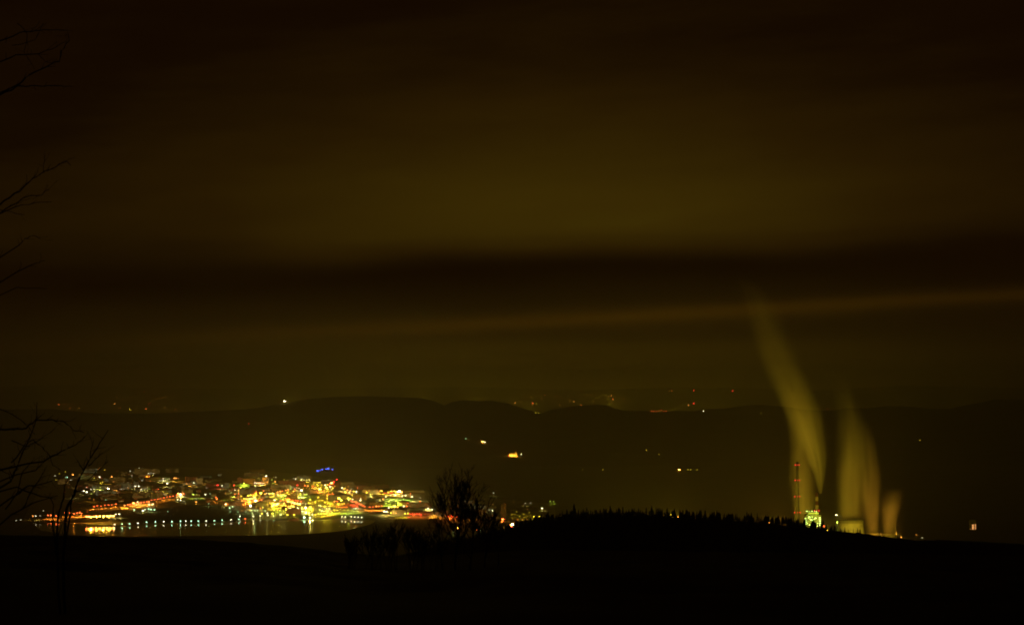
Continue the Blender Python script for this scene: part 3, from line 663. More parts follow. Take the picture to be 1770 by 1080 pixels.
# floodlit church on the hill
cx_, cy_, cz_ = hit(888, 788.5, far_h, 8600, 15000)
ch = thing('church', 'floodlit hillside church with a pointed tower', 'church', (cx_, cy_, cz_), .25)
mb = MB(); mb.box(-22, 8, -6, 6, -3, 11); part('nave', mb.me('nave', M_WHITE), ch)
mb = MB(); mb.add([(-22.5, -6.6, 11.01), (8, -6.6, 11.01), (8, 6.6, 11.01), (-22.5, 6.6, 11.01), (-22.5, 0, 17), (8, 0, 17)], [(3, 2, 1, 0), (0, 1, 5, 4), (2, 3, 4, 5), (3, 0, 4), (1, 2, 5)]); part('roof', mb.me('roof', M_ROOF), ch)
mb = MB(); mb.box(8.02, 15, -4, 4, -3, 21); part('tower', mb.me('tower', M_WHITE), ch)
mb = MB(); mb.lathe([(5.2, 21.01), (3.4, 24), (2.2, 27), (.3, 35)], 8, cx=11.5); part('spire', mb.me('spire', M_ROOF), ch)
for i, (fx, fy, w) in enumerate([(-26, -20, 'left'), (-6, -22, 'middle'), (16, -20, 'right')]):
    fo = thing('floodlight', 'floodlight on the ground before the hillside church, %s one' % w, 'floodlight', (cx_ + fx, cy_ + fy, float(far_h([cx_ + fx], [cy_ + fy])[0])), 0, 'floodlights before the church')
    part('pole', POLE, fo, scale=(1, 1, 2)); r = 1.6
    part('lamp_head', head_mesh('vermilion', 'mid'), fo, (0, 0, 3.5), scale=(r, r, r)); bulb(fo, (0, 3.2, 4), 'orange', ENERGY * .16)

# ------------------------------------------------------------------ power station
DP = 4600.0
SC = DP / F
def zpx(py, D=DP): return EYE - (py - HY) / F * D
def xpx(px, D=DP): return (px - CX) / F * D
BEAC = glow('beacon_red', (1.0, 0.03, 0.025), 3.0)
mb = MB(); mb.lathe([(.4, -1), (1, -.6), (1, .5), (.3, 1)], 8); BEACON = mb.me('beacon', BEAC)
# tall chimney
H1 = zpx(797.5)
ch1 = thing('chimney', 'tallest slim chimney with four levels of red beacons', 'chimney', (xpx(1378), DP, 0))
mb = MB(); mb.lathe([(9.5, 0), (6.0, H1 * .35), (3.8, H1 * .75), (3.2, H1)], 20); part('shaft', mb.me('shaft', M_CONCD, True), ch1)
for py in (803.5, 830, 858, 885.5, 912):
    z = zpx(py); rr = 3.4 + (H1 - z) / H1 * 3.2
    mb = MB(); mb.lathe([(rr - 1, -.5), (rr + 1.6, 0), (rr + 1.6, .5), (rr - 1, .5)], 16); part('gallery', mb.me('gallery', M_STEEL), ch1, (0, 0, z - 1.6))
    for sx, sy in ((-1, -.4), (1, -.4), (0, -1)):
        q = 1.25 if sx else .8
        part('beacon', BEACON, ch1, (sx * (rr + 1.2), sy * (rr + 1.2), z + .6), scale=(q, q, q * .9))
# striped chimney
H2 = zpx(853.5)
ch2 = thing('chimney', 'shorter striped chimney under the fan shaped smoke plume', 'chimney', (xpx(1418.6), DP + 60, 0))
nb = 13
for i in range(nb):
    z0, z1 = H2 * i / nb, H2 * (i + 1) / nb - .02
    ra, rb = 6.5 - 3.2 * i / nb, 6.5 - 3.2 * (i + 1) / nb
    mb = MB(); mb.lathe([(ra, z0), (rb, z1)], 18); part('band', mb.me('band', M_REDP if (nb - i) % 2 else M_WHITE), ch2)
for py in (882.5, 908):
    z = zpx(py, DP + 60)
    mb = MB(); mb.lathe([(4, -.5), (6.5, 0), (6.5, .5), (4, .5)], 16); part('gallery', mb.me('gallery', M_STEEL), ch2, (0, 0, z - 1.6))
    for sx, sy in ((-1, -.4), (1, -.4), (0, -1)):
        q = 1.3 if sx else .8
        part('beacon', BEACON, ch2, (sx * 5.4, sy * 6, z + .6), scale=(q, q, q * .9))
# boiler house
DB = DP - 60
bh = thing('boiler_house', 'brightly lamp studded boiler house between the two chimneys', 'power station', (xpx(1405.5, DB), DB, 0))
sb = DB / F
zt = zpx(889, DB)
mb = MB(); mb.box(-13 * sb, 12.5 * sb, -16, 30, 0, zt); part('wall', mb.me('wall', M_CONCD), bh)
mb = MB(); mb.box(-9 * sb, 8 * sb, -10, 24, zt + .01, zpx(885, DB)); part('roof_house', mb.me('roof_house', M_CLAD), bh)
for xx in (-12.6, -8, -2, 4, 10.6):
    mb = MB(); mb.box(xx * sb, (xx + .9) * sb, -18.5, -16.01, 0, zt - 2); part('pilaster', mb.me('pilaster', M_STEEL), bh)
for z in (zt - 8, zt - 16, zt - 24):
    mb = MB(); mb.box(-12.8 * sb, 12.2 * sb, -21, -18.52, z, z + .6); part('walkway', mb.me('walkway', M_STEEL), bh)
fl = [(1394.6, 883, 2.6), (1403.7, 883, 2), (1399, 883.4, 1.3), (1411, 883.6, 2), (1408, 883, 1.2), (1392.3, 895.5, 2.6), (1392.5, 898.5, 2.6), (1392.7, 901.5, 3), (1392.8, 905, 2.6), (1398.6, 893, 3.2), (1397, 895.5, 2), (1402.7, 898, 3.2), (1400.5, 897, 2), (1409.5, 895, 3.2), (1407, 897, 1.6), (1416.8, 894, 2.6), (1417, 897, 2.6), (1417, 900, 2.6), (1417, 903.5, 2.6), (1417, 907, 2.6),
      (1399.6, 906.5, 2.6), (1413, 908.5, 2), (1395, 904, 2), (1404, 904, 1.8), (1409, 901.5, 1.6), (1404, 892.5, 1.6), (1413, 904, 1.4)]
LIMEY = glow('plant_lamp', (0.66, 1.0, 0.20), 7.0)
PH = mb_head.me('floodlamp', LIMEY)
for i, (px, py, s) in enumerate(fl):
    yy = -19.5 if py > 886 else -14.0
    dd = DB + yy; r = s * .5 * dd / F
    part('floodlamp', PH, bh, ((px - CX) / F * dd - bh.location.x, yy - r * .5, EYE - (py - HY) / F * dd), scale=(r, r * .6, r))
    if i in (0, 3, 7, 9, 11, 13, 17, 20): bulb(bh, ((px - CX) / F * dd - bh.location.x, yy - r * 2.2, EYE - (py - HY) / F * dd), 'lime', ENERGY * .02)
r = 2.4
part('floodlamp', mb_head.me('floodlamp', glow('lamp_vermilion_mid', LC['vermilion'], 7)), bh, ((1421.6 - CX) / F * DB - bh.location.x, -17, zpx(908, DB)), scale=(r, r, r))
# roof floodlights that light the rising steam
STEAMP = 9.0
def steam_light(par, loc, col, p): bulb(par, loc, col, ENERGY * p)
# cooling tower
def cooling(px0, px1, ptop, D, label, wall=None, hb=0.0):
    R = (px1 - px0) / 2 / F * D; h = zpx(ptop, D); x = xpx((px0 + px1) / 2, D)
    o = thing('cooling_tower', label, 'cooling tower', (x, D, 0))
    pr = [(R * (1.0 + hb * (1 - t) ** 1.6 - .07 * math.sin(math.pi * t) * (hb > 0)), 5 + (h - 5) * t) for t in [i / 12 for i in range(13)]]
    inner = [(r - .8, z) for r, z in reversed(pr)]
    mb = MB(); mb.lathe(pr + inner, 40, cap=False); part('shell', mb.me('shell', wall or M_CONC, True), o)
    mb = MB(); mb.lathe([(R + .02, h - 7), (R + 1.0, h - 7), (R + 1.0, h + .3), (R + .02, h + .3)], 40, cap=False); part('rim', mb.me('rim', M_CONCD), o)
    for k2 in range(20):
        a = 2 * math.pi * k2 / 20; r0 = pr[0][0]
        mb = MB(); mb.tube([(r0 * math.cos(a) * 1.03, r0 * math.sin(a) * 1.03, -1), (r0 * math.cos(a + .15), r0 * math.sin(a + .15), 5.0)], [.5, .5], 4); part('strut', mb.me('strut', M_CONCD), o)
    return o, R, h
ct, R1, h1 = cooling(1449, 1492, 898, DP + 100, 'broad lit cooling tower right of the striped chimney', hb=.38)
c2, R2, h2 = cooling(1496, 1518, 921, DP + 160, 'low cooling tower in the middle, behind the ridge', M_CONCD, .25)
c3, R3, h3 = cooling(1525, 1549, 922, DP + 160, 'low cooling tower at the right end, lit orange', M_CONCD, .25)
# lamp masts of the station
def station_mast(px, py, col, lab, pw, D=DP - 40, size=2.6, lev='mid'):
    h = zpx(py, D)
    lamp((xpx(px, D), D, 0), h, col, lev, size, lab, None, pw, 'lamp_mast', 'lamp mast')
station_mast(1445.8, 889.5, 'white', 'tall lamp mast with white lamp left of the broad cooling tower', .6)
station_mast(1447.4, 902, 'lime', 'shorter yellow green lamp mast beside the tall white one', .3, DP - 30, 1.6)
station_mast(1549, 919, 'orange', 'orange lamp mast at the foot of the right cooling tower', 1.2, DP + 60, 1.3, 'dim')
station_mast(1522, 921, 'orange', 'orange lamp mast between the two low cooling towers', 1.0, DP + 60, 1.2, 'dim')
station_mast(1584, 923.5, 'orange', 'dim orange lamp mast on the slope right of the station', .05, DP - 100, 1.6, 'dim')
station_mast(1594, 929, 'white', 'dim white lamp mast on the slope far right of the station', .02, DP - 300, 1.4, 'dim')
# floodlights added unseen behind the ridge to light the steam
for i, (px, d, p, c, ax, ay, cone) in enumerate([(1352, 4400, 4, 'yellow', 1386, 840, 80), (1412, 4400, 3.6, 'yellow', 1385, 690, 75), (1448, 4420, 3, 'yellow', 1470, 845, 80), (1512, 4520, 5.5, 'yellow', 1504, 885, 90),
        (1558, 4660, 6, 'orange', 1538, 905, 80), (1330, 4750, 3, 'yellow', 1370, 700, 75), (1430, 4880, 3, 'yellow', 1420, 790, 80), (1290, 4600, 2.8, 'yellow', 1345, 610, 60)]):
    lamp((xpx(px, d), d, 0), 22, c, 'mid', 1.5, 'added steam floodlight mast, unseen below the ridge line, %s' % ordn(i), 'added unseen floodlight masts at the power station', p * .56, 'lamp_mast', 'lamp mast', (P(ax, ay, DP + 100), cone))
lamp((xpx(1462, 4560), 4560, 0), 14, 'yellow', 'mid', 1.4, 'added floodlight mast for the broad cooling tower wall, unseen behind the ridge', 'added unseen floodlight masts at the power station', 0.12, 'lamp_mast', 'lamp mast', (P(1471, 908, DP + 70), 80))  # unseen lamp added to brighten the cooling tower wall
for i, (px, d) in enumerate([(1010, 4300), (1090, 4200), (1140, 4700), (1185, 4250), (1230, 4500), (1290, 4250), (1060, 5200), (1160, 5600)]):  # unseen lamps added to raise the haze glow in the valley
    lamp((xpx(px, d), d, 0), 12, 'orange' if i == 3 else 'yellow', 'mid', 1.5, 'added fill lamp for the valley haze, unseen behind the wooded ridge, %s' % ordn(i), 'added fill lamps behind the wooded ridge', 1.05, 'ridge_fill_lamp', 'street lamp', None, True)
# steam and smoke
def plume(label, D, pts, col_shift=(0.97, 0.93, 0.85), name='steam_plume', seed=0.0, group=None):
    """pts: (photo row, centre column, half width px, density) from bottom to top"""
    z0 = zpx(pts[0][0], D); z1 = zpx(pts[-1][0], D); H = z1 - z0
    x0 = xpx(pts[0][1], D); s = D / F
    off = [((p[1] - pts[0][1]) * s) for p in pts]; rad = [p[2] * 1.12 * s for p in pts]
    tt = [(zpx(p[0], D) - z0) / H for p in pts]
    omin, omax = min(off) - 1, max(off) + 1; rmax = max(rad) * 1.02
    dmax = max(p[3] for p in pts)
    m = bpy.data.materials.new(name); m.use_nodes = True
    k = NG(m.node_tree); k.n.clear()
    tc = k.node('ShaderNodeTexCoord'); X_, Y_, Z_ = k.xyz(tc.outputs['Object'])
    t = k.m('DIVIDE', Z_, H, clamp=True)
    c = k.m('ADD', k.m('MULTIPLY', k.curve(t, [(a, (o_ - omin) / (omax - omin)) for a, o_ in zip(tt, off)]), omax - omin), omin)
    R = k.m('MULTIPLY', k.curve(t, [(a, r / rmax) for a, r in zip(tt, rad)]), rmax)
    ddx = k.m('SUBTRACT', X_, c)
    r2 = k.m('DIVIDE', k.m('ADD', k.m('MULTIPLY', ddx, ddx), k.m('MULTIPLY', Y_, Y_)), k.m('MULTIPLY', R, R))
    rag = k.noise(k.comb(k.m('MULTIPLY', X_, .035), k.m('MULTIPLY', Y_, .035), k.m('ADD', k.m('MULTIPLY', Z_, .012), seed * 3)), 1.0, 3, .6)
    r2 = k.m('MULTIPLY', r2, k.m('MULTIPLY_ADD', rag, 1.6, .35))
    f = k.m('MAXIMUM', k.m('SUBTRACT', 1.0, r2), 0.0)
    f = k.m('POWER', f, 1.25)
    nz = k.noise(k.comb(k.m('MULTIPLY', k.m('DIVIDE', ddx, R), 2.6), k.m('MULTIPLY', k.m('DIVIDE', Y_, R), 2.2), k.m('ADD', k.m('MULTIPLY', Z_, .006), seed)), 1.0, 3, .6)
    f = k.m('MULTIPLY', f, k.m('MULTIPLY_ADD', nz, 3.6, -.95))
    f = k.m('MAXIMUM', f, 0.0)
    den = k.m('MULTIPLY', k.m('MULTIPLY', f, dmax), k.curve(t, [(a, p[3] / dmax) for a, p in zip(tt, pts)]))
    v = k.node('ShaderNodeVolumePrincipled'); v.inputs['Color'].default_value = (col_shift[0], col_shift[1] * .985, col_shift[2], 1); v.inputs['Anisotropy'].default_value = 0.1
    k.l.new(den, v.inputs['Density'])
    o = k.node('ShaderNodeOutputMaterial'); k.l.new(v.outputs[0], o.inputs['Volume'])
    m.cycles.volume_step_rate = 0.35
    mb = MB(); seg = 24; vs = []; fs = []; NR = 28
    ta = np.linspace(0, 1, NR); oa = np.interp(ta, tt, off); ra = np.interp(ta, tt, rad) * 1.06
    for j in range(NR):
        for q in range(seg):
            a = 2 * math.pi * q / seg
            vs.append((oa[j] + ra[j] * math.cos(a), ra[j] * math.sin(a), ta[j] * H))
    for j in range(NR - 1):
        for q in range(seg):
            q2 = (q + 1) % seg
            fs.append((j * seg + q, j * seg + q2, (j + 1) * seg + q2, (j + 1) * seg + q))
    fs.append(tuple(range(seg))[::-1]); fs.append(tuple((NR - 1) * seg + q for q in range(seg)))
    mb.add(vs, fs)
    o = part(name, mb.me(name, m), None, (x0, D, z0))
    tag(o, label, 'smoke plume', group or 'steam and smoke plumes of the power station')
    return o
plume('great smoke plume fanning out of the striped chimney and leaning far left', DP + 60,
      [(853, 1418.6, 2.6, .08), (838, 1417.5, 6.5, .05), (815, 1415.5, 12, .036), (790, 1411, 18, .026), (765, 1404, 24, .020), (735, 1395, 30, .0155), (705, 1385, 34, .0125), (670, 1369, 36, .0095), (640, 1356, 37, .007), (605, 1341, 37, .0055), (570, 1328, 36, .004), (535, 1317, 33, .003), (510, 1306, 28, .0022), (490, 1291, 20, .0012), (478, 1280, 10, .0003)], seed=1.0)
plume('straight steam plume rising behind the tallest chimney', DP + 200,
      [(935, 1391, 17, .022), (890, 1388, 19, .02), (850, 1386.5, 22, .015), (810, 1386, 24, .010), (770, 1386, 25, .0085), (735, 1384, 26, .0065), (700, 1376, 26, .0035), (660, 1362, 24, .0008)], seed=4.0)
plume('broad steam plume from the lit cooling tower', DP + 100,
      [(899, 1470.5, 23, .016), (885, 1470, 24, .015), (850, 1470, 26, .013), (810, 1471, 27, .011), (770, 1473, 26, .0085), (735, 1470, 25, .0055), (700, 1464, 23, .003), (670, 1457, 19, .0012), (645, 1450, 14, .0003)], seed=7.0)
plume('narrower steam plume from the middle low cooling tower', DP + 160,
      [(922, 1508, 12, .018), (890, 1506, 15, .016), (860, 1505, 18, .0135), (825, 1504, 19, .010), (790, 1501, 19, .0065), (760, 1498, 18, .0035), (730, 1494, 15, .0008)], seed=11.0)
plume('short orange steam plume at the right end of the station', DP + 160,
      [(923, 1537, 13, .018), (895, 1537.5, 16, .016), (875, 1540, 19, .010), (858, 1544, 19, .004), (845, 1546, 16, .0007)], seed=15.0)
# lit building out on the right
db = 5200
lb = building('lit_hall', 1681, 920, 15, 16, 24, 'small tower block with two glowing window strips, alone on the right', wall=M_CONCD, lit=0, base=(xpx(1681, db), db, 0), name='lit_block')
hz = zpx(904.5, db)
for i, (xx, w, za, zb) in enumerate([(-1.8, 2.4, 905.5, 917), (2.6, 2.0, 905, 915), (-5.2, 1.6, 913, 918)]):
    mb = MB(); mb.box(xx / F * db, (xx + w) / F * db, -8.6, -8.05, zpx(zb, db), zpx(za, db)); part('window_strip', mb.me('window_strip', glow('strip_%d' % i, (1, .42, .12), (1.3, .8, .4)[i])), lb)
mb = MB(); mb.box(-5, 7, -7.9, 7.9, 24.92, hz + 2); part('upper_storey', mb.me('upper_storey', M_CONCD), lb)
# settlement hidden behind the wooded ridge: only its orange glow shows
for i, (px, py) in enumerate([(1172, 893), (1180, 892), (1188, 893), (1202, 895), (1212, 896), (1330, 903), (1338, 904)]):
    base = floor_at(px, py, 9)
    lamp((base[0], base[1], 0), 9, 'orange', 'mid', 1.6, 'orange lamp glowing through the treetops of the ridge, %s from the left' % ordn(i), 'orange lamps behind the wooded ridge', 1.0)

# ------------------------------------------------------------------ conifers along the wooded ridge
def conifer_meshes(h, w, tiers, seed):
    r = random.Random(seed); mb = MB(); n = 8
    for t in range(tiers):
        z0 = h * (.12 + .86 * t / tiers); z1 = h * (.12 + .86 * (t + 1.75) / tiers); z1 = min(z1, h)
        rad = w * (1 - t / tiers) ** .85 * r.uniform(.8, 1.15) + .15
        a0 = r.uniform(0, 6)
        ring = [(rad * (1.0 if q % 2 else .55) * r.uniform(.75, 1.2) * math.cos(a0 + 2 * math.pi * q / n), rad * (1.0 if q % 2 else .55) * r.uniform(.75, 1.2) * math.sin(a0 + 2 * math.pi * q / n), z0 - r.uniform(0, .5)) for q in range(n)]
        mb.add(ring + [(r.uniform(-.1, .1), r.uniform(-.1, .1), z1)], [(q, (q + 1) % n, n) for q in range(n)])
    tr = MB(); tr.lathe([(.28, -1.0), (.2, h * .4), (.04, h * .97)], 6)
    return mb.me('crown', M_NEEDLE), tr.me('trunk', M_BARK)
CON = [conifer_meshes(h, w, t, i) for i, (h, w, t) in enumerate([(17, 2.6, 8), (14, 2.4, 7), (20, 2.9, 9), (12, 2.2, 6), (16, 2.0, 8), (9, 2.0, 5)])]
def sector(px):
    if px < 960: return 'at the left end of the wooded ridge'
    if px < 1150: return 'on the hump of the wooded ridge'
    if px < 1365: return 'on the ridge left of the chimneys'
    if px < 1450: return 'on the ridge below the chimneys'
    if px < 1570: return 'on the ridge below the cooling towers'
    return 'on the low right end of the ridge'
px = 845.0; nc_ = 0
while px < 1790 and nc_ < 290:
    dens = 1.0 if px < 1460 else (.55 if px < 1570 else .3)
    px += random.uniform(1.6, 5.0) / dens
    y = YB + random.uniform(-35, 45); x = (px - CX) / F * y
    big = px < 1480
    i = random.choice([0, 1, 2, 3, 4, 4, 0]) if big else random.choice([5, 5, 3])
    s = (random.uniform(.36, .62) if random.random() < .85 else random.uniform(.6, .85)) * (.60 + .58 * float(vnoise([px / 23.0], [3.3], 4)[0]))
    if not big: s *= .75
    if px > 1425: s *= .55
    s *= (.55 + .45 * min(1, max(0, (px - 850) / 120)))
    z = float(near_h([x], [y])[0])
    o = thing('conifer', 'dark conifer ' + sector(px), 'conifer', (x, y, z - .3), random.uniform(0, 6), 'dark conifers ' + sector(px))
    u = s * random.uniform(.85, 1.9); part('crown', CON[i][0], o, scale=(u, u, s)); part('trunk', CON[i][1], o, scale=(s, s, s)); nc_ += 1
mb = MB()
for q in range(1500):
    px = random.uniform(760, 1500); y = random.uniform(1560, 2140); x = (px - CX) / F * y
    if 1850 < y < 2080 and px > 1410: continue
    z = float(near_h([x], [y])[0]); h = random.uniform(6, 11) * (.55 + .45 * min(1, max(0, (px - 850) / 120))); r = random.uniform(1.6, 2.6); a0 = random.uniform(0, 6)
    for t in range(3):
        zz = z + h * (.1 + .28 * t); rr = r * (1 - .28 * t)
        mb.add([(x + rr * math.cos(a0 + k2 * 1.2566) , y + rr * math.sin(a0 + k2 * 1.2566), zz) for k2 in range(5)] + [(x, y, z + h * (.5 + .25 * t))], [(k2, (k2 + 1) % 5, 5) for k2 in range(5)])
o = part('forest', mb.me('forest', M_NEEDLE), stuff=True); o['label'] = 'dark conifer forest covering the ridge'

# ------------------------------------------------------------------ bare trees and bushes
def grow(r, p, d, L, rad, depth, out, spread, up, minr):
    """out: list per level of (points, radii)"""
    n = 4; pts = [p.copy()]; rr = [rad]
    q = p.copy(); dd = d.copy()
    for i in range(n):
        dd = (dd + Vector((r.gauss(0, .13), r.gauss(0, .13), r.gauss(0, .08) + up))).normalized()
        q = q + dd * (L / n); pts.append(q.copy()); rr.append(max(rad * (1 - .55 * (i + 1) / n), minr))
    out[depth].append((pts, rr))
    if depth + 1 >= len(out): return
    for c in range(r.choice([3, 4, 4, 5])):
        f = r.uniform(.25, 1.0); i = min(int(f * n), n - 1); b = pts[i].lerp(pts[i + 1], f * n - i)
        ax = dd.orthogonal().normalized(); ax.rotate(__import__('mathutils').Quaternion(dd, r.uniform(0, 6.28)))
        nd = (dd + ax * r.uniform(.5, 1.0) * spread).normalized()
        grow(r, b, nd, L * r.uniform(.45, .7), max(rad * (1 - .5 * f) * .6, minr), depth + 1, out, spread, up, minr)
def bare_tree(px, base_py, D, height, seed, label, group=None, stems=1, spread=.8, up=.05, levels=5, minr=.026, rad=.16, name='bare_tree', cat='tree', limbs=9):
    r = random.Random(seed)
    x = xpx(px, D); z = float(near_h([x], [D])[0])
    o = thing(name, label, cat, (x, D, z), 0, group)
    for s in range(stems):
        off = Vector((r.uniform(-1, 1) * (stems > 1) * .5 * min(stems, 4), r.uniform(-.5, .5) * (stems > 1), -.4))
        n = 8; pts = [off.copy()]; rr = [rad]; d = Vector((r.gauss(0, .12) * (stems > 1), r.gauss(0, .1), 1)).normalized(); q = off.copy(); hh = height * r.uniform(.75, 1) if stems > 1 else height
        for i in range(n):
            d = (d + Vector((r.gauss(0, .06), r.gauss(0, .06), .08))).normalized(); q = q + d * (hh * .92 / n); pts.append(q.copy()); rr.append(max(rad * (1 - .9 * (i + 1) / n), minr))
        mb = MB(); mb.tube(pts, rr, 6); tk = part('trunk', mb.me('trunk', M_BARK), o)
        for l in range(limbs if stems == 1 else max(4, limbs // 2)):
            f = r.uniform(.22, .97); i = min(int(f * n), n - 1); b = pts[i].lerp(pts[i + 1], f * n - i)
            a = r.uniform(0, 6.28); nd = Vector((math.cos(a), math.sin(a), 1.0 / spread * r.uniform(.7, 1.3))).normalized()
            out = [[] for _ in range(levels - 1)]
            grow(r, b, nd, height * (.42 * (1 - f) + .14) * r.uniform(.8, 1.2), max(rad * (1 - .8 * f) * .55, minr * 1.3), 0, out, spread, up, minr)
            mb = MB()
            for pp, ra in out[0]: mb.tube(pp, ra, 5)
            lb_ = part('limb', mb.me('limb', M_BARK), o)
            mb = MB()
            for lv in out[1:]:
                for pp, ra in lv: mb.tube(pp, ra, 3)
            part('twigs', mb.me('twigs', M_BARK), lb_, stuff=True)
    return o
bare_tree(787, 950, 330, 15.4, 3, 'tallest bare tree in the middle, dark before the lights', spread=.6, up=.1, limbs=19, rad=.22, levels=5)
bare_tree(765, 950, 338, 10.0, 41, 'bare tree close on the left of the tallest tree', spread=.65, up=.1, limbs=9, levels=4)
bare_tree(812, 950, 325, 11.6, 4, 'bare tree just right of the tallest one', spread=.65, up=.1, limbs=13, rad=.18, levels=5)
bare_tree(838, 940, 335, 10.0, 5, 'bare tree second to the right of the tallest one', spread=.65, up=.1, limbs=12, rad=.15, levels=5)
bare_tree(861, 935, 345, 8.6, 6, 'thin bare tree at the right end of the central clump', spread=.8, limbs=8, rad=.12, levels=4)
for i, (px, D, h, st) in enumerate([(598, 340, 5.4, 3), (614, 335, 6.6, 2), (632, 345, 7.4, 3), (650, 335, 8.2, 2), (668, 340, 7.2, 3), (687, 333, 8.4, 2), (706, 345, 8.0, 3), (724, 338, 8.6, 3), (742, 342, 7.6, 3), (752, 330, 6.6, 2)]):
    bare_tree(px, 960, D, h, 20 + i, 'bare bush with upright stems left of the central tree, %s in the row' % ordn(i), 'bare bushes on the slope edge', st, .55, .1, 4, .03, .08, 'bare_bush', 'bush', 10)

# branches of the tree that stands just outside the left edge of the picture
def px_pts(pts, D, seed, base_z):
    r = random.Random(seed); dd = D + r.uniform(-1, 1); out = []
    fine = []
    for a, b in zip(pts[:-1], pts[1:]):
        for t in (0, .33, .66):
            fine.append((a[0] + (b[0] - a[0]) * t + r.uniform(-1.2, 1.2), a[1] + (b[1] - a[1]) * t + r.uniform(-1.2, 1.2)))
    fine.append(pts[-1])
    for px, py in fine:
        dd += r.uniform(-.12, .12); out.append(Vector(P(px, py, dd)))
    return out
def drawn_tree(label, D, trunk_px, branches, top_py, rad, name='bare_tree', cat='tree', seed=1):
    x = xpx(trunk_px, D); z = float(near_h([x], [D])[0])
    o = thing(name, label, cat, (x, D, z)); org = Vector((x, D, z)); r = random.Random(seed)
    if top_py is not None:
        top = zpx(top_py, D) - z
        pts = [Vector((r.uniform(-.12, .12) * t * 2, r.uniform(-.1, .1), -.4 + (top + .4) * t)) for t in [i / 8 for i in range(9)]]
        mb = MB(); mb.tube(pts, [rad * (1 - .8 * i / 8) for i in range(9)], 8); part('trunk', mb.me('trunk', M_BARK), o)
    for i, (pts, wa, wb) in enumerate(branches):
        pp = px_pts(pts, D, seed * 50 + i, z); n = len(pp); s = D / F
        rr = [max(.33 * (wa + (wb - wa) * j / (n - 1)) * s, .002) for j in range(n)]
        mb = MB(); mb.tube([p - org for p in pp], rr, 5); br = part('branch', mb.me('branch', M_BARK), o)
        mb = MB()
        for j in range(2, n - 1):
            if random.random() < .62:
                d0 = (pp[j + 1] - pp[j]).normalized(); dd = (d0 + Vector((r.uniform(-.8, .8), r.uniform(-.5, .5), r.uniform(-.7, .9)))).normalized()
                L = r.uniform(9, 30) * s; q = pp[j] - org; q1 = q + dd * L * .5; q2 = q1 + (dd + Vector((r.uniform(-.4, .4), 0, r.uniform(-.1, .4)))).normalized() * L * .5
                mb.tube([q, q1, q2], [rr[j] * .55, rr[j] * .4, .0025], 4)
        if mb.v: part('twigs', mb.me('twigs', M_BARK), br, stuff=True)
    return o
TL = -70
drawn_tree('bare tree whose branches reach in along the left edge', 26, TL, [
    ([(TL, 215), (0, 165), (29, 150), (52, 129), (80, 115), (103, 106), (106, 89), (119, 70), (117, 55)], 5, 1.6),
    ([(TL, 160), (0, 108), (29, 96), (66, 94), (89, 85), (112, 73)], 4, 1.4), ([(TL, 140), (0, 72), (34, 57), (60, 54), (89, 52), (117, 53)], 4, 1.4),
    ([(TL, 190), (29, 149), (75, 149), (103, 149), (126, 150)], 4, 1.3), ([(66, 94), (80, 108), (95, 112)], 2, 1.2), ([(30, 40), (48, 60), (42, 90), (60, 120)], 2, 1.3), ([(20, 80), (60, 70), (75, 40)], 2, 1.2),
    ([(TL, 420), (0, 352), (25, 335), (38, 328), (57, 309), (75, 298), (96, 288), (115, 278), (122, 286)], 5, 1.5), ([(75, 298), (76, 285), (78, 268)], 2, 1.2),
    ([(TL, 410), (0, 368), (27, 351), (48, 339), (71, 337), (85, 328)], 4, 1.3), ([(TL, 400), (27, 358), (62, 350), (89, 349)], 3.5, 1.3), ([(0, 362), (27, 369), (42, 372)], 2, 1.2),
    ([(TL, 490), (29, 427), (43, 413), (57, 407), (69, 413)], 3.5, 1.2), ([(TL, 530), (31, 469), (62, 455), (78, 450)], 3.5, 1.2), ([(TL, 540), (29, 497), (80, 499)], 3, 1.2)], -120, .2, seed=2)
drawn_tree('low bare tree with crossing branches at the lower left edge', 30, -40, [
    ([(-40, 800), (0, 742), (28, 740), (45, 740), (62, 726), (89, 726), (112, 729), (128, 743), (145, 747)], 6, 2),
    ([(-40, 840), (0, 812), (37, 803), (75, 798), (92, 787), (112, 777), (131, 768), (146, 754)], 6, 2), ([(20, 800), (42, 770), (56, 759), (73, 773), (84, 784), (92, 804), (104, 812)], 4, 1.6),
    ([(-40, 870), (18, 830), (28, 809), (34, 793), (45, 770), (56, 745), (62, 726), (64, 695)], 6, 1.8), ([(-40, 850), (28, 820), (62, 812), (75, 799)], 4, 2), ([(20, 760), (45, 772), (70, 760), (95, 740)], 3, 1.4),
    ([(-40, 900), (20, 860), (50, 840), (80, 835), (104, 826)], 5, 1.5), ([(-40, 860), (30, 842), (70, 858), (96, 862)], 5, 1.5), ([(-20, 700), (20, 715), (45, 733), (60, 750)], 3, 1.5), ([(-40, 940), (20, 890), (60, 868), (100, 856)], 5, 1.5),
    ([(10, 880), (30, 850), (40, 815), (60, 790)], 4, 1.5), ([(40, 880), (52, 850), (70, 826), (78, 808)], 4, 1.4)], 640, .14, seed=3)
drawn_tree('slim forked bare sapling before the left end of the town', 38, 112, [
    ([(112, 1060), (110, 960), (114, 879), (128, 857), (134, 832), (145, 812), (156, 790), (173, 765), (187, 743)], 9, 1.8), ([(156, 790), (157, 775), (162, 759)], 3, 1.4), ([(145, 812), (138, 803), (134, 795)], 4, 1.5),
    ([(153, 804), (166, 793), (178, 782)], 3.5, 1.5), ([(152, 830), (164, 818), (175, 808), (187, 797)], 2.5, 1.4), ([(104, 1060), (98, 930), (102, 884), (109, 862), (112, 840), (118, 826)], 7, 1.8),
    ([(110, 960), (122, 890), (124, 862), (131, 845)], 5, 1.6), ([(98, 960), (90, 900), (92, 872), (84, 858)], 5, 1.6)], None, .1, 'bare_sapling', 'tree', seed=5)

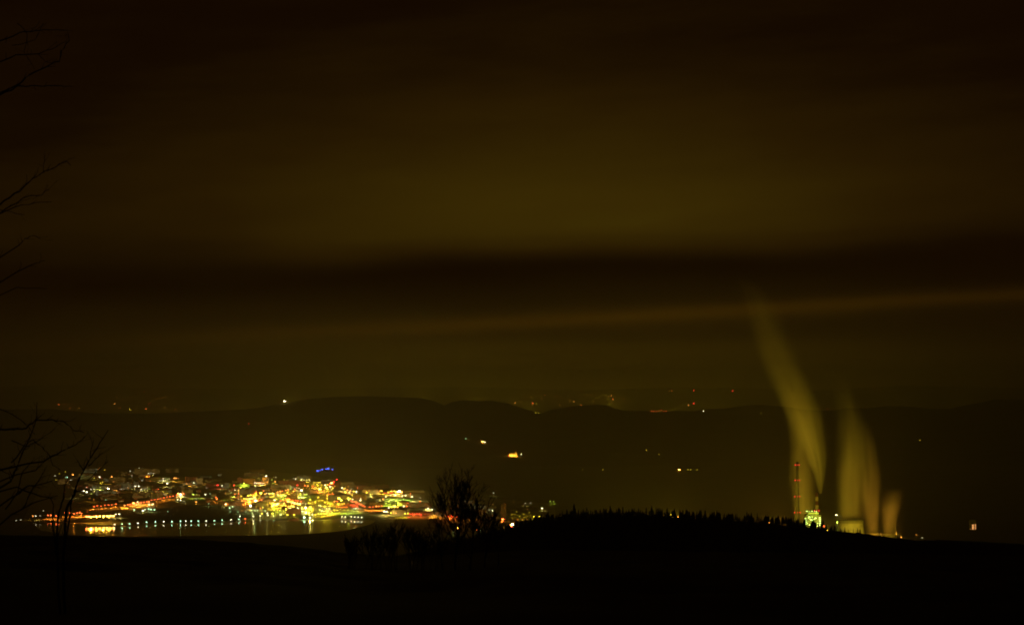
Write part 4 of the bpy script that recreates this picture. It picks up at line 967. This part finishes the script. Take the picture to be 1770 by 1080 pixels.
# streets of the centre: rows of small lamps too many to tell apart
rs = random.Random(21)
k_ = 0
while k_ < 46:
    x0 = rs.uniform(300, 700); y0 = rs.uniform(824, 888)
    if not inpoly(x0, y0, CORE) or (655 < x0 < 720 and 852 < y0 < 872): continue
    k_ += 1
    c = rs.choices(['yellow', 'orange', 'white', 'vermilion', 'lime', 'green'], [4, 3, 3, 2.4, 1.2, 1])[0]; w = rs.uniform(10, 34); sl = rs.uniform(-.06, .12); n_ = rs.randint(4, 9)
    for i in range(n_):
        px = x0 + w * i / n_ + rs.uniform(-.6, .6); py = y0 + sl * w * i / n_ + rs.uniform(-.4, .4)
        if inpoly(px, py, TOWN):
            b_ = floor_at(px, py, 8)
            lamp((b_[0], b_[1], 0), 8, c, rs.choice(['dim', 'mid', 'mid']), rs.uniform(.9, 1.4), 'small lamp', None, .16 if i % 2 else 0)
k_ = 0
SUB = [(104, 818), (180, 808), (255, 808), (300, 828), (340, 840), (330, 858), (250, 856), (205, 850), (150, 852), (120, 838)]
while k_ < 22:
    x0 = rs.uniform(100, 330); y0 = rs.uniform(808, 858)
    if not inpoly(x0, y0, SUB): continue
    k_ += 1
    c = rs.choices(['yellow', 'orange', 'white', 'vermilion', 'lime', 'green'], [4, 3, 4, 2, 1.2, 1])[0]; w = rs.uniform(6, 20); sl = rs.uniform(-.12, .12); n_ = rs.randint(3, 5)
    for i in range(n_):
        px = x0 + w * i / n_ + rs.uniform(-1, 1); py = y0 + sl * w * i / n_ + rs.uniform(-.8, .8)
        b_ = floor_at(px, py, 8)
        lamp((b_[0], b_[1], 0), 8, c, rs.choice(['dim', 'dim', 'mid']), rs.uniform(.9, 1.4), 'small lamp', None, .12 if i % 2 else 0)
build_lamps()
# ------------------------------------------------------------------ tell look-alikes apart by their order
bpy.context.view_layer.update()
same = {}
for o in bpy.data.objects:
    if o.parent is None and 'label' in o and 'category' in o: same.setdefault(o['label'], []).append(o)
for lab, os_ in same.items():
    if len(os_) > 1:
        os_.sort(key=lambda o: o.location.x / max(o.location.y, 1))
        for i, o in enumerate(os_): o['label'] = lab + ', %s from the left' % ordn(i)
